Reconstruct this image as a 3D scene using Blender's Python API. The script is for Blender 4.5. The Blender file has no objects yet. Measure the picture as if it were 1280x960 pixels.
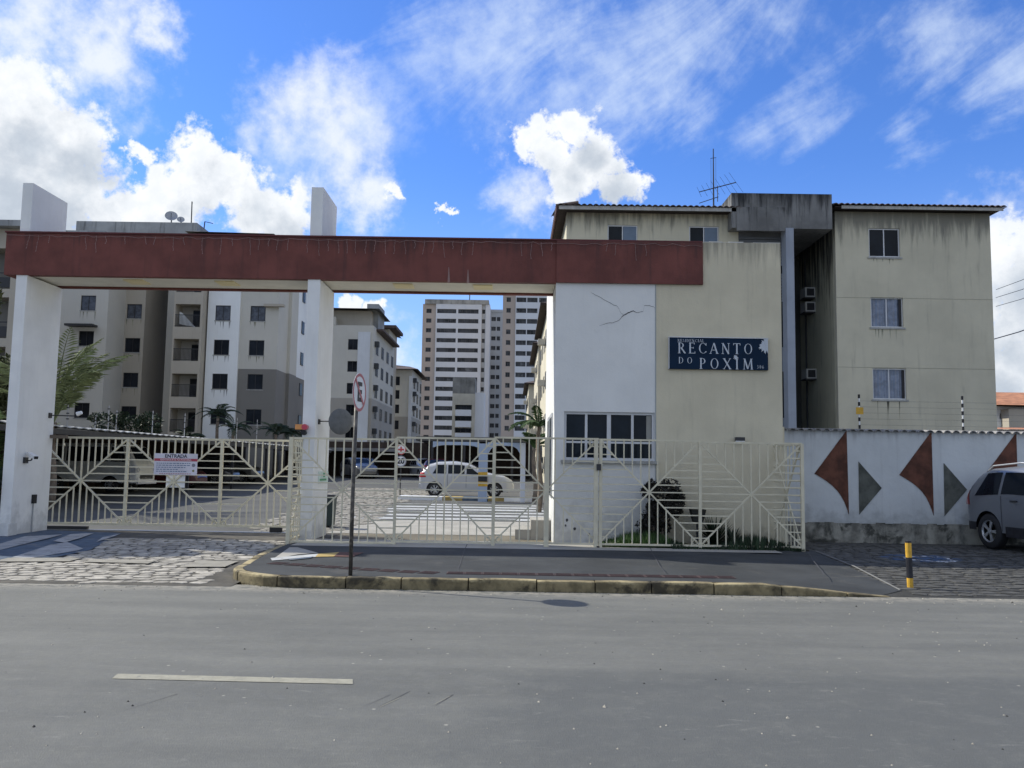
import bpy, bmesh, math, random
from mathutils import Vector, Matrix
R = math.radians
random.seed(7)
scn = bpy.context.scene
col = scn.collection

# ------------------------------------------------------------------ camera
F = 1090.0; H = 1.65
_p, _y, _r = 0.0930, 0.00248, 0.01555
cp, sp, cy, sy, cr, sr = math.cos(_p), math.sin(_p), math.cos(_y), math.sin(_y), math.cos(_r), math.sin(_r)
FW = Vector((-sy*cp, cy*cp, sp)); _rt = Vector((cy, sy, 0)); _up = _rt.cross(FW)
RT = _rt*cr + _up*sr; UP = -_rt*sr + _up*cr
cam = bpy.data.cameras.new('camera'); camo = bpy.data.objects.new('camera', cam); col.objects.link(camo)
cam.sensor_width = 36; cam.lens = 36*F/1280; cam.clip_start = .05; cam.clip_end = 6000
m = Matrix((RT, UP, -FW)).transposed().to_4x4(); m.translation = (0, 0, H); camo.matrix_world = m
scn.camera = camo

def ray(px, py): return FW*F + RT*(px-640) - UP*(py-480)
def at(px, py, Y):
    d = ray(px, py); return Vector((0, 0, H)) + d*(Y/d.y)
def gz(px, py, z=0.):
    d = ray(px, py); return Vector((0, 0, H)) + d*((z-H)/d.z)

# ------------------------------------------------------------------ sun, exposure
SUN = Vector((-1.06, .43, 1.0)).normalized()
sl = bpy.data.lights.new('sun', 'SUN'); sl.energy = 4.2; sl.angle = R(.53); sl.color = (1, .96, .85)
so = bpy.data.objects.new('sun', sl); col.objects.link(so); so.rotation_euler = SUN.to_track_quat('Z', 'Y').to_euler()
scn.view_settings.view_transform = 'Standard'; scn.view_settings.look = 'None'
scn.view_settings.exposure = 0.28; scn.view_settings.gamma = 1

# ------------------------------------------------------------------ sky
w = bpy.data.worlds.new('World'); scn.world = w; w.use_nodes = True
wt = w.node_tree; wt.nodes.clear()
class NG:
    def __init__(s, t): s.t = t
    def n(s, ty, **k):
        x = s.t.nodes.new(ty)
        for a, b in k.items(): setattr(x, a, b)
        return x
    def l(s, a, b): s.t.links.new(a, b)
    def set(s, sock, v):
        if hasattr(v, 'links') or hasattr(v, 'is_linked'): s.l(v, sock)
        else: sock.default_value = v
    def math(s, op, a, b=0., c=None, clamp=False):
        x = s.n('ShaderNodeMath', operation=op, use_clamp=clamp)
        s.set(x.inputs[0], a); s.set(x.inputs[1], b)
        if c is not None: s.set(x.inputs[2], c)
        return x.outputs[0]
    def vm(s, op, a, b=(0, 0, 0)):
        x = s.n('ShaderNodeVectorMath', operation=op)
        s.set(x.inputs[0], a); s.set(x.inputs[1], b)
        return x.outputs['Value'] if op in ('LENGTH', 'DISTANCE', 'DOT_PRODUCT') else x.outputs[0]
    def noise(s, v, sc, det=4., rough=.55, dist=0.):
        x = s.n('ShaderNodeTexNoise'); s.l(v, x.inputs['Vector'])
        x.inputs['Scale'].default_value = sc; x.inputs['Detail'].default_value = det
        x.inputs['Roughness'].default_value = rough; x.inputs['Distortion'].default_value = dist
        return x.outputs['Fac']
    def ramp(s, v, a, b, lo=0., hi=1., smooth=True):
        x = s.n('ShaderNodeMapRange', interpolation_type='SMOOTHSTEP' if smooth else 'LINEAR')
        s.set(x.inputs[0], v)
        for i, q in enumerate((a, b, lo, hi)): s.set(x.inputs[1+i], q)
        return x.outputs[0]
    def mix(s, f, a, b, bt='MIX'):
        x = s.n('ShaderNodeMix', data_type='RGBA', blend_type=bt)
        s.set(x.inputs[0], f)
        for i, q in ((6, a), (7, b)):
            if isinstance(q, (tuple, list)): q = (*q[:3], 1)
            s.set(x.inputs[i], q)
        return x.outputs[2]
    def scale(s, v, k):
        x = s.n('ShaderNodeVectorMath', operation='MULTIPLY'); s.set(x.inputs[0], v); x.inputs[1].default_value = k
        return x.outputs[0]

g = NG(wt)
tc = g.n('ShaderNodeTexCoord'); D = tc.outputs['Generated']
D = g.vm('NORMALIZE', D)
sky = g.n('ShaderNodeTexSky', sky_type='NISHITA'); sky.sun_disc = False
sky.sun_elevation = math.asin(SUN.z); sky.sun_rotation = math.atan2(SUN.x, SUN.y)
sky.air_density = 1.0; sky.dust_density = .3; sky.ozone_density = 2.5
skyc = g.mix(1., sky.outputs[0], (.60, .93, 1.55), 'MULTIPLY')
# cumulus heaps: (px, py, radius) as seen from the street
cum = [(22,135,62),(60,165,56),(92,178,38),(8,215,80),(75,225,62),(40,262,60),(108,262,40),(258,200,40),(245,232,52),(288,240,50),(318,262,40),(352,272,40),(215,262,44),(170,270,44),(135,268,30),
       (172,192,20),(668,176,30),(692,196,40),(718,162,30),(738,208,44),(766,228,28),(712,228,40),(492,246,15),(560,268,11),
       (1262,318,44),(1275,392,56),(1235,455,44),(1290,480,80),(468,398,22),(432,388,20)]
thin = [(20,40,115),(110,45,85),(205,48,38),(60,110,60),(20,90,90),(380,250,40),(470,255,50),(655,240,60),(500,430,60),(470,470,70),(400,165,95),(1240,330,90),(560,520,90)]
def field(dv, lst, k):
    out = None
    for px, py, r in lst:
        c = ray(px, py).normalized()
        q = g.math('MULTIPLY_ADD', g.vm('DISTANCE', dv, tuple(c)), -1./(r/F*1.0), k)
        out = q if out is None else g.math('MAXIMUM', out, q)
    return out
# billow: warp the direction before measuring so that the heaps get cauliflower rims
def warp(dv, sc, amt):
    x = g.n('ShaderNodeTexNoise'); g.l(dv, x.inputs['Vector']); x.inputs['Scale'].default_value = sc; x.inputs['Detail'].default_value = 5.; x.inputs['Roughness'].default_value = .62
    c_ = g.vm('SUBTRACT', x.outputs['Color'], (.5, .5, .5)); return g.vm('ADD', dv, g.scale(c_, (amt, amt, amt)))
Dw = warp(D, 26., .085)
n1 = g.noise(D, 14., 8., .60); n2 = g.noise(D, 48., 7., .62)
nn = g.math('ADD', g.math('MULTIPLY_ADD', n1, .9, -.42), g.math('MULTIPLY_ADD', n2, 1.5, -.75))
# outside the picture heavier cloud cover is added to whiten the light on shaded faces
inview = g.ramp(g.vm('DISTANCE', D, tuple(FW)), .62, .95)
wide = g.math('MULTIPLY_ADD', g.noise(D, 2.6, 5., .5), 3.6, -1.62)
floor_ = g.math('MULTIPLY_ADD', g.math('SUBTRACT', wide, -2.), inview, -2.)
fld = g.math('MAXIMUM', field(Dw, cum, 1.0), floor_)
dens = g.math('ADD', fld, nn)
lowz = g.n('ShaderNodeSeparateXYZ'); g.l(D, lowz.inputs[0]); DZ = lowz.outputs[2]
alpha = g.ramp(dens, -.05, .42)
# cloud shading: the same density a step towards the sun darkens the side turned away
Ds = g.vm('ADD', D, tuple(Vector((-.018, 0, .034))))
densb = g.math('ADD', g.math('MAXIMUM', field(Ds, cum[:15]+cum[16:22]+cum[24:28], 1.0), floor_), g.math('MULTIPLY_ADD', g.noise(Ds, 14., 7., .6), 3.0, -1.5))
shade = g.ramp(densb, -.15, .95)
ccol = g.mix(shade, (.84, .86, .885), (.45, .505, .58))
ccol = g.mix(g.ramp(n2, .38, .66, 0, .30), ccol, (.60, .66, .73))
# thin veils and cirrus
Dr = g.n('ShaderNodeMapping', vector_type='TEXTURE'); g.l(D, Dr.inputs[0]); Dr.inputs['Rotation'].default_value = (0, R(-30), 0); Dr.inputs['Scale'].default_value = (3.0, 1.6, .8)
cn = g.noise(Dr.outputs[0], 9., 9., .60, .7)
cn2 = g.noise(D, 55., 5., .62)
cir = [(640,110,80),(760,90,90),(860,130,60),(980,30,80),(1180,60,60),(400,165,95),(460,150,80),(350,190,50),(610,70,110),(700,40,130),(820,30,120),(540,60,60),(900,70,60),(1000,155,60),(1262,80,70),(950,170,45),(630,235,50),(1130,175,40),(470,240,40),(700,110,60)]
cf = g.math('MAXIMUM', field(D, cir, 1.), -.45)
cdn = g.math('ADD', g.math('MULTIPLY', cf, .62), g.math('MULTIPLY_ADD', cn, 3.0, -1.5))
cdn = g.math('ADD', cdn, g.math('MULTIPLY_ADD', cn2, .75, -.375))
calpha = g.ramp(cdn, -.05, 1.15, 0, .70)
tf = g.math('ADD', g.math('MAXIMUM', field(Dw, thin, 1.), -1.), g.math('ADD', g.math('MULTIPLY_ADD', n1, 2.4, -1.2), g.math('MULTIPLY_ADD', n2, .9, -.45)))
talpha = g.ramp(tf, -.1, 1.2, 0, .92)
haze_a = g.ramp(DZ, .0, .34, .60, 0.)
STR = .105
base = g.mix(1., skyc, (STR, STR, STR), 'MULTIPLY')
base = g.mix(haze_a, base, (.46, .60, .80))
base = g.mix(calpha, base, (.62, .72, .87))
base = g.mix(talpha, base, (.76, .80, .86))
base = g.mix(alpha, base, ccol)
bg = g.n('ShaderNodeBackground'); g.l(base, bg.inputs[0]); bg.inputs[1].default_value = 1.0
wo = g.n('ShaderNodeOutputWorld'); g.l(bg.outputs[0], wo.inputs[0])

# ------------------------------------------------------------------ materials
MATS = {}
def mat(name, c, rough=.85, var=.12, sc=1.5, bump=.15, bsc=60., streak=0., sdark=(.06, .06, .055), top=None, metal=0., coat=0., spec=.4,
        base=None, blotch=None, ssc=(5, 5, .35)):
    if name in MATS: return MATS[name]
    m = bpy.data.materials.new(name); m.use_nodes = True; t = m.node_tree; g = NG(t)
    b = t.nodes['Principled BSDF']
    P = g.n('ShaderNodeNewGeometry').outputs['Position']
    n = g.noise(P, sc, 5., .6)
    f = g.ramp(n, .3, .7)
    lo = tuple(x*(1-var) for x in c); hi = tuple(min(1, x*(1+var)) for x in c)
    cc = g.mix(f, lo, hi)
    if blotch:
        bc, amt, bs, th = blotch
        bn = g.noise(P, bs, 6., .65, .4)
        cc = g.mix(g.ramp(bn, th, th+.12, 0, amt), cc, bc)
    if streak or top or base:
        S = g.scale(P, ssc)
        sn = g.noise(S, 1.6, 5., .62)
        sep = g.n('ShaderNodeSeparateXYZ'); g.l(P, sep.inputs[0]); Z = sep.outputs[2]
        if streak: cc = g.mix(g.ramp(sn, .5, .8, 0, streak), cc, sdark)
        if top:
            z1, dp, amt = top
            h = g.ramp(Z, z1-dp, z1, 0., .5, smooth=False)
            q = g.ramp(g.math('ADD', sn, h), .62, .98, 0, amt)
            cc = g.mix(q, cc, sdark)
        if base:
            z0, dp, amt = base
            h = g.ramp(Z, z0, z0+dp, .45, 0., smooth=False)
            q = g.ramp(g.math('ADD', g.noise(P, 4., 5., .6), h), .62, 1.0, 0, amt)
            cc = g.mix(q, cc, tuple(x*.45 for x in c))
    g.l(cc, b.inputs['Base Color'])
    b.inputs['Roughness'].default_value = rough; b.inputs['Metallic'].default_value = metal
    b.inputs['Specular IOR Level'].default_value = spec; b.inputs['Coat Weight'].default_value = coat; b.inputs['Coat Roughness'].default_value = .06
    if bump:
        bn = g.noise(P, bsc, 3., .6)
        bp = g.n('ShaderNodeBump'); bp.inputs['Strength'].default_value = bump; bp.inputs['Distance'].default_value = .01
        big_ = g.math('MULTIPLY', g.noise(P, 2.2, 3., .5), 4.0)
        g.l(g.math('ADD', bn, big_), bp.inputs['Height']); g.l(bp.outputs[0], b.inputs['Normal'])
    MATS[name] = m; return m

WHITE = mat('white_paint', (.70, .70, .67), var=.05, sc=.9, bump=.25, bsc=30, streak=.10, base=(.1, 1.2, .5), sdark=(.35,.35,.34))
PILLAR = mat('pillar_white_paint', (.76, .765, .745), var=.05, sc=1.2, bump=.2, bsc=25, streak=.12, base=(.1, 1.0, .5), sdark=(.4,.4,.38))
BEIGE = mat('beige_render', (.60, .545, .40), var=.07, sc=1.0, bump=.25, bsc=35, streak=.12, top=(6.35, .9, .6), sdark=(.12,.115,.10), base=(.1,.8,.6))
RED = mat('oxide_red_paint', (.148, .046, .036), rough=.75, var=.22, sc=1.6, bump=.3, bsc=25, streak=.55, sdark=(.06,.028,.026), top=(6.3, .5, .5))
REDLIP = mat('red_lip_paint', (.12, .035, .035), rough=.8)
SOFFIT = mat('cream_soffit_paint', (.66, .63, .54), var=.06, sc=2, streak=.15, sdark=(.35,.32,.25))
LAMPP = mat('yellowed_lamp_cover', (.72, .62, .34), rough=.5, var=.08)
CREAM = mat('cream_gate_enamel', (.62, .57, .42), rough=.55, var=.10, sc=4, bump=.05, blotch=((.28,.20,.12), .5, 7., .66))
BLK = mat('black_rubber', (.02, .02, .022), rough=.7, var=.2)
DARKMET = mat('dark_painted_metal', (.035, .035, .038), rough=.5, var=.2)
GREYMET = mat('galvanised_metal', (.36, .37, .38), rough=.45, metal=.6, var=.12, sc=9)
DULLGREY = mat('dull_grey_back', (.13, .135, .135), rough=.75, var=.12, sc=12, blotch=((.2,.17,.14), .4, 18., .58))
GLASS = mat('dark_window_glass', (.010, .014, .020), rough=.08, var=.3, bump=0, spec=.14)
GLASSF = mat('far_window_glass', (.014, .016, .020), rough=.25, var=.7, sc=.35, bump=0, spec=.12)
CURT = mat('curtain_behind_glass', (.17, .20, .26), rough=.6, var=.25, sc=5, bump=0, coat=.7)
CURTF = mat('dim_curtain_glass', (.07, .08, .10), rough=.5, var=.4, sc=4, bump=0)
ALU = mat('aluminium_frame', (.55, .56, .57), rough=.4, var=.08, metal=.2)
DFRAME = mat('dark_window_frame', (.03, .03, .032), rough=.5)
SILL = mat('sill_stone', (.34, .34, .32), var=.2, sc=4)
NAVY = mat('navy_sign_face', (.006, .020, .045), rough=.6, var=.12, sc=3, bump=0, spec=.12)
LETTER = mat('silver_sign_letters', (.50, .54, .58), rough=.45, var=.06)
YEL = mat('yellow_post_paint', (.62, .36, .04), rough=.55, var=.15, sc=12)
BLKP = mat('black_post_paint', (.02, .02, .025), rough=.5, var=.3, sc=12)
REDP = mat('red_sign_paint', (.50, .06, .06), rough=.4, var=.1)
WHP = mat('white_sign_paint', (.78, .78, .77), rough=.4, var=.05, bump=0)
GREENP = mat('green_sign_print', (.03, .26, .12), rough=.5)
ROOFT = mat('weathered_clay_tile', (.10, .075, .065), var=.4, sc=3, bump=.3)
ROOFO = mat('orange_clay_tile', (.42, .19, .10), var=.25, sc=2)
WOODD = mat('dark_eave_wood', (.035, .025, .022), var=.3, sc=4)
FASC = mat('fascia_board', (.42, .41, .38), var=.15, sc=3, streak=.4)
STAIN = mat('black_stained_concrete', (.17, .17, .165), var=.3, sc=.8, streak=.75, sdark=(.018, .019, .02), top=(12.5, 1.6, .97), ssc=(4.5, 4.5, .35))
STAIN2 = mat('grey_stained_parapet', (.30, .31, .31), var=.2, sc=.5, streak=.85, sdark=(.05,.05,.05), ssc=(1.6,1.6,.18))
def RB(name, c, top): return mat(name, c, var=.09, sc=.45, bump=.2, bsc=20, streak=.15, top=top, sdark=(.10,.10,.09), ssc=(3, 3, .3))
RBG = RB('ochre_grey_render', (.55, .51, .385), (11.4, 1.3, .7))
RBG2 = RB('left_wing_render', (.57, .53, .40), (11.8, 1.5, .75))
WSTRIP = mat('bluish_white_strip', (.30, .33, .38), var=.08, sc=.8, streak=.25, sdark=(.2,.2,.2))
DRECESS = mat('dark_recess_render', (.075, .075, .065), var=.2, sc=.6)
L_CREAM = mat('block_cream_render', (.52, .50, .44), var=.05, sc=.3, bump=0, streak=.08)
L_GREY = mat('block_warm_grey_render', (.34, .32, .28), var=.06, sc=.3, bump=0, streak=.1)
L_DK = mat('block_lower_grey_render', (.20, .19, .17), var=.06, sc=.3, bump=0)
L_WH = mat('block_white_render', (.76, .775, .76), var=.05, sc=.3, bump=0, streak=.1, sdark=(.35,.35,.35))
L_TAN = mat('block_tan_render', (.42, .38, .31), var=.06, sc=.3, bump=0, streak=.12)
L_BAL = mat('balcony_inner_wall', (.42, .40, .36), var=.06, sc=.3, bump=0)
T_PE = mat('tower_peach_cladding', (.47, .39, .325), var=.06, sc=.1, bump=0)
T_WH = mat('tower_white_cladding', (.66, .67, .68), var=.05, sc=.1, bump=0, streak=.1, sdark=(.4,.4,.4), ssc=(.8,.8,.06))
T_GR = mat('tower_grey_cladding', (.47, .475, .465), var=.06, sc=.1, bump=0)
LIT_CR = mat('cream_side_render', (.60, .55, .42), var=.08, sc=.5)
PLINTH = mat('mouldy_plinth', (.27, .26, .22), var=.5, sc=2.5, bump=.5, bsc=15, streak=.9, sdark=(.025, .027, .022), ssc=(3, 3, 1.2), blotch=((.03, .032, .026), .85, 1.7, .5))
MURR = mat('brown_red_mural_panel', (.115, .045, .028), var=.4, sc=4, streak=.5, sdark=(.05,.03,.025), ssc=(7,7,.8))
MURG = mat('grey_green_mural_panel', (.095, .10, .085), var=.35, sc=4, streak=.5, sdark=(.04,.045,.035), ssc=(7,7,.8), blotch=((.22,.21,.17), .5, 5., .6))
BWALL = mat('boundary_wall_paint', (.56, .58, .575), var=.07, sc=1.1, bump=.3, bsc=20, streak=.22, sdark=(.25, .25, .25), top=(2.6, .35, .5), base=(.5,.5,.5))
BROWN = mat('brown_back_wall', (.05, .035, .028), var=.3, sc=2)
CORR = mat('pale_corrugated_sheet', (.46, .46, .44), var=.15, sc=2, rough=.6)
KERB = mat('kerb_concrete', (.19, .155, .085), var=.4, sc=5, bump=.7, bsc=30, blotch=((.03, .026, .018), .9, 1.9, .50))
_t = KERB.node_tree; _g = NG(_t); _b = _t.nodes['Principled BSDF']; _src = _b.inputs['Base Color'].links[0].from_socket
_P = _g.n('ShaderNodeNewGeometry').outputs['Position']; _sp = _g.n('ShaderNodeSeparateXYZ'); _g.l(_P, _sp.inputs[0])
_a = _g.math('MULTIPLY', _g.ramp(_g.math('ADD', _sp.outputs[2], _g.math('MULTIPLY_ADD', _g.noise(_P, 9., 5., .7), .12, -.06)), .105, .14), _g.ramp(_g.noise(_P, 2.2, 6., .68), .42, .58, .0, .75))
_g.l(_g.mix(_a, _src, (.46, .38, .21)), _b.inputs['Base Color'])
PAVE = mat('shade_dark_pavement', (.036, .039, .041), var=.25, sc=1.1, bump=.4, bsc=60, blotch=((.075, .072, .066), .55, 1.6, .56))  # pale concrete coloured dark: the shade over the island is in the colour
APRON = mat('pale_concrete_apron', (.34, .325, .29), var=.12, sc=1.5, bump=.3, bsc=50)
TACT = mat('tactile_strip_red', (.058, .035, .035), var=.25, sc=4)
CRACKM = mat('crack_dark', (.06, .06, .065), var=.1, bump=0)
PBLUE = mat('worn_blue_paint', (.075, .105, .15), var=.3, sc=4, blotch=((.17,.17,.165), .8, 3., .54))
PWHITE = mat('worn_white_paint', (.42, .43, .43), var=.14, sc=4, blotch=((.22,.22,.21), .7, 3.5, .55))
PYEL = mat('worn_yellow_paint', (.40, .29, .10), var=.2, sc=4, blotch=((.3,.28,.22), .6, 6., .56))
PRED = mat('worn_red_paint', (.10, .045, .035), var=.2, sc=4)
DASH = mat('faded_lane_paint', (.30, .285, .225), var=.12, sc=10, blotch=((.17,.17,.16), .7, 25., .55))
GREEN = mat('leaf_green', (.055, .11, .03), var=.45, sc=3, bump=0, rough=.6)
GREEN2 = mat('dark_leaf_green', (.022, .042, .018), var=.5, sc=4, bump=0, rough=.6)
GREEN3 = mat('palm_leaf_green', (.12, .18, .05), var=.4, sc=2, bump=0, rough=.55)
DRYL = mat('dry_frond', (.30, .25, .14), var=.3, sc=3, bump=0)
MAROON = mat('maroon_leaf', (.018, .016, .012), var=.6, sc=6, bump=0, rough=.6)
BARK = mat('palm_bark', (.20, .16, .12), var=.3, sc=6, bump=.6)
SILV = mat('silver_car_paint', (.18, .19, .21), rough=.35, metal=.3, coat=.6, var=.03, bump=0)
WCAR = mat('white_car_paint', (.46, .47, .49), rough=.35, coat=.8, var=.03, bump=0)
DCAR = mat('dark_car_paint', (.03, .032, .04), rough=.3, coat=.9, var=.1, bump=0)
RCAR = mat('wine_car_paint', (.10, .015, .018), rough=.3, coat=.9, var=.1, bump=0)
GCAR = mat('grey_car_paint', (.14, .145, .15), rough=.3, coat=.9, metal=.2, var=.1, bump=0)
RIM = mat('alloy_rim', (.50, .51, .52), rough=.35, metal=.6, var=.05, bump=0)
TAILR = mat('red_tail_lens', (.42, .015, .015), rough=.2, coat=.6, bump=0)
HEADL = mat('clear_lamp_lens', (.55, .57, .6), rough=.15, coat=.6, bump=0)
ORANGE = mat('orange_beacon', (.75, .33, .10), rough=.4)
BLUEPORT = mat('pale_blue_column_paint', (.36, .43, .54), var=.06, sc=1)

def cobble_mat(name, c, symbol=None):
    m = mat(name, c, var=.35, sc=4.5, bump=.6, bsc=45, blotch=(tuple(x*.55 for x in c), .7, 1.1, .55))
    if symbol:
        t = m.node_tree; g = NG(t); b = t.nodes['Principled BSDF']
        src = b.inputs['Base Color'].links[0].from_socket
        P = g.n('ShaderNodeNewGeometry').outputs['Position']
        d = g.vm('MULTIPLY', g.vm('SUBTRACT', P, (symbol[0], symbol[1], 0)), (1, 1, 0))
        r = g.vm('LENGTH', g.vm('MULTIPLY', d, (1., 1.35, 0)))
        wear = g.noise(P, 5., 4., .6)
        a = g.math('MULTIPLY', g.ramp(r, .62, .78, 1, 0), g.ramp(wear, .38, .6, .2, .9))
        c1 = g.mix(a, src, (.04, .085, .18))
        r2 = g.vm('LENGTH', g.vm('SUBTRACT', d, (.15, -.08, 0)))
        ring = g.math('MULTIPLY', g.ramp(r2, .30, .34), g.ramp(r2, .42, .46, 1, 0))
        ring = g.math('MULTIPLY', ring, g.ramp(wear, .40, .52, 0, .9))
        g.l(g.mix(ring, c1, (.55, .57, .6)), b.inputs['Base Color'])
    return m
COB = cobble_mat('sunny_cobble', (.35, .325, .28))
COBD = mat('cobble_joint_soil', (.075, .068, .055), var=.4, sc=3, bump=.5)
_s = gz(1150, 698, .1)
COBR = cobble_mat('shade_dark_cobble', (.07, .069, .064), (_s.x, _s.y))  # parking cobbles darkened to stand for the shade lying over them
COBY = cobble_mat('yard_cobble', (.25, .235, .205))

def asphalt():
    m = bpy.data.materials.new('worn_asphalt'); m.use_nodes = True; t = m.node_tree; g = NG(t); b = t.nodes['Principled BSDF']
    P = g.n('ShaderNodeNewGeometry').outputs['Position']
    sep = g.n('ShaderNodeSeparateXYZ'); g.l(P, sep.inputs[0]); X, Y = sep.outputs[0], sep.outputs[1]
    Ps = g.scale(P, (.35, 1.4, 1))
    n1 = g.noise(Ps, .9, 7., .62); n2 = g.noise(P, 7., 6., .65); n3 = g.noise(P, 90., 3., .7); n4 = g.noise(P, 240., 2., .6)
    c = g.mix(g.ramp(n1, .3, .7), (.122, .123, .106), (.190, .189, .162))
    c = g.mix(g.ramp(n2, .35, .75, 0, .35), c, (.155, .158, .16))
    # older bluish-dark patch in the near lane on the right
    wob = g.math('MULTIPLY_ADD', g.noise(P, 1.3, 6., .65), 2.6, -1.3)
    px = g.ramp(g.math('ADD', X, wob), -.6, .5)
    py = g.ramp(g.math('ADD', Y, g.math('MULTIPLY', wob, .45)), 6.9, 7.5, 1, 0)
    patch = g.math('MULTIPLY', px, py)
    c = g.mix(g.math('MULTIPLY', patch, .72), c, (.070, .076, .074))
    near = g.ramp(g.math('ADD', Y, g.math('MULTIPLY', wob, .5)), 7.8, 5.6)
    c = g.mix(g.math('MULTIPLY', near, .35), c, (.095, .10, .094))
    trk = g.noise(g.scale(P, (.06, 1, 1)), 2.4, 4., .6)
    c = g.mix(g.ramp(trk, .38, .68, 0, .38), c, (.10, .102, .092))
    n6 = g.noise(P, 3.2, 8., .74, .2); c = g.mix(g.ramp(n6, .46, .70, 0, .2), c, (.24, .235, .20)); c = g.mix(g.ramp(n6, .48, .28, 0, .2), c, (.075, .077, .072))
    n5 = g.noise(g.scale(P, (.6, 1, 1)), 24., 4., .7)
    c = g.mix(g.ramp(n5, .3, .7, .28, 0), c, (.09, .09, .09)); c = g.mix(g.ramp(n5, .56, .8, 0, .35), c, (.27, .265, .24))
    # pale dust smears and specks
    dn = g.noise(g.scale(P, (.8, 2.0, 1)), 3.6, 9., .78, .5)
    c = g.mix(g.math('MULTIPLY', g.ramp(dn, .57, .72), g.ramp(py, 0, 1, .12, .6)), c, (.27, .265, .235))
    vo = g.n('ShaderNodeTexVoronoi', feature='F1'); g.l(P, vo.inputs['Vector']); vo.inputs['Scale'].default_value = 5.5
    vr = g.n('ShaderNodeSeparateColor'); g.l(vo.outputs['Color'], vr.inputs[0])
    spk = g.math('MULTIPLY', g.ramp(vo.outputs['Distance'], .05, .10, 1, 0), g.ramp(vr.outputs[0], .72, .80))
    c = g.mix(g.math('MULTIPLY', spk, .8), c, (.42, .40, .34))
    vo2 = g.n('ShaderNodeTexVoronoi', feature='F1'); g.l(P, vo2.inputs['Vector']); vo2.inputs['Scale'].default_value = 3.1
    vr2 = g.n('ShaderNodeSeparateColor'); g.l(vo2.outputs['Color'], vr2.inputs[0])
    spk2 = g.math('MULTIPLY', g.ramp(vo2.outputs['Distance'], .03, .06, 1, 0), g.ramp(vr2.outputs[1], .80, .86))
    c = g.mix(spk2, c, (.03, .03, .03))
    # sandy gutter by the kerb
    gut = g.math('MULTIPLY', g.ramp(Y, 11.1, 11.6), g.ramp(n2, .35, .6))
    c = g.mix(g.math('MULTIPLY', gut, .7), c, (.36, .33, .27))
    c = g.mix(g.ramp(n3, .35, .75, 0, .5), c, (.12, .12, .12))
    c = g.mix(g.ramp(n4, .55, .75, 0, .5), c, (.30, .30, .29))
    g.l(c, b.inputs['Base Color']); b.inputs['Roughness'].default_value = .8; b.inputs['Specular IOR Level'].default_value = .35
    bp = g.n('ShaderNodeBump'); bp.inputs['Strength'].default_value = .5; bp.inputs['Distance'].default_value = .012
    g.l(g.math('ADD', n3, g.math('MULTIPLY', n2, 1.2)), bp.inputs['Height']); g.l(bp.outputs[0], b.inputs['Normal'])
    return m
ASPH = asphalt()
YARD = mat('yard_asphalt', (.085, .085, .08), var=.2, sc=.6, bump=.3)
EARTH = mat('dry_earth', (.16, .14, .10), var=.3, sc=.4)

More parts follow.
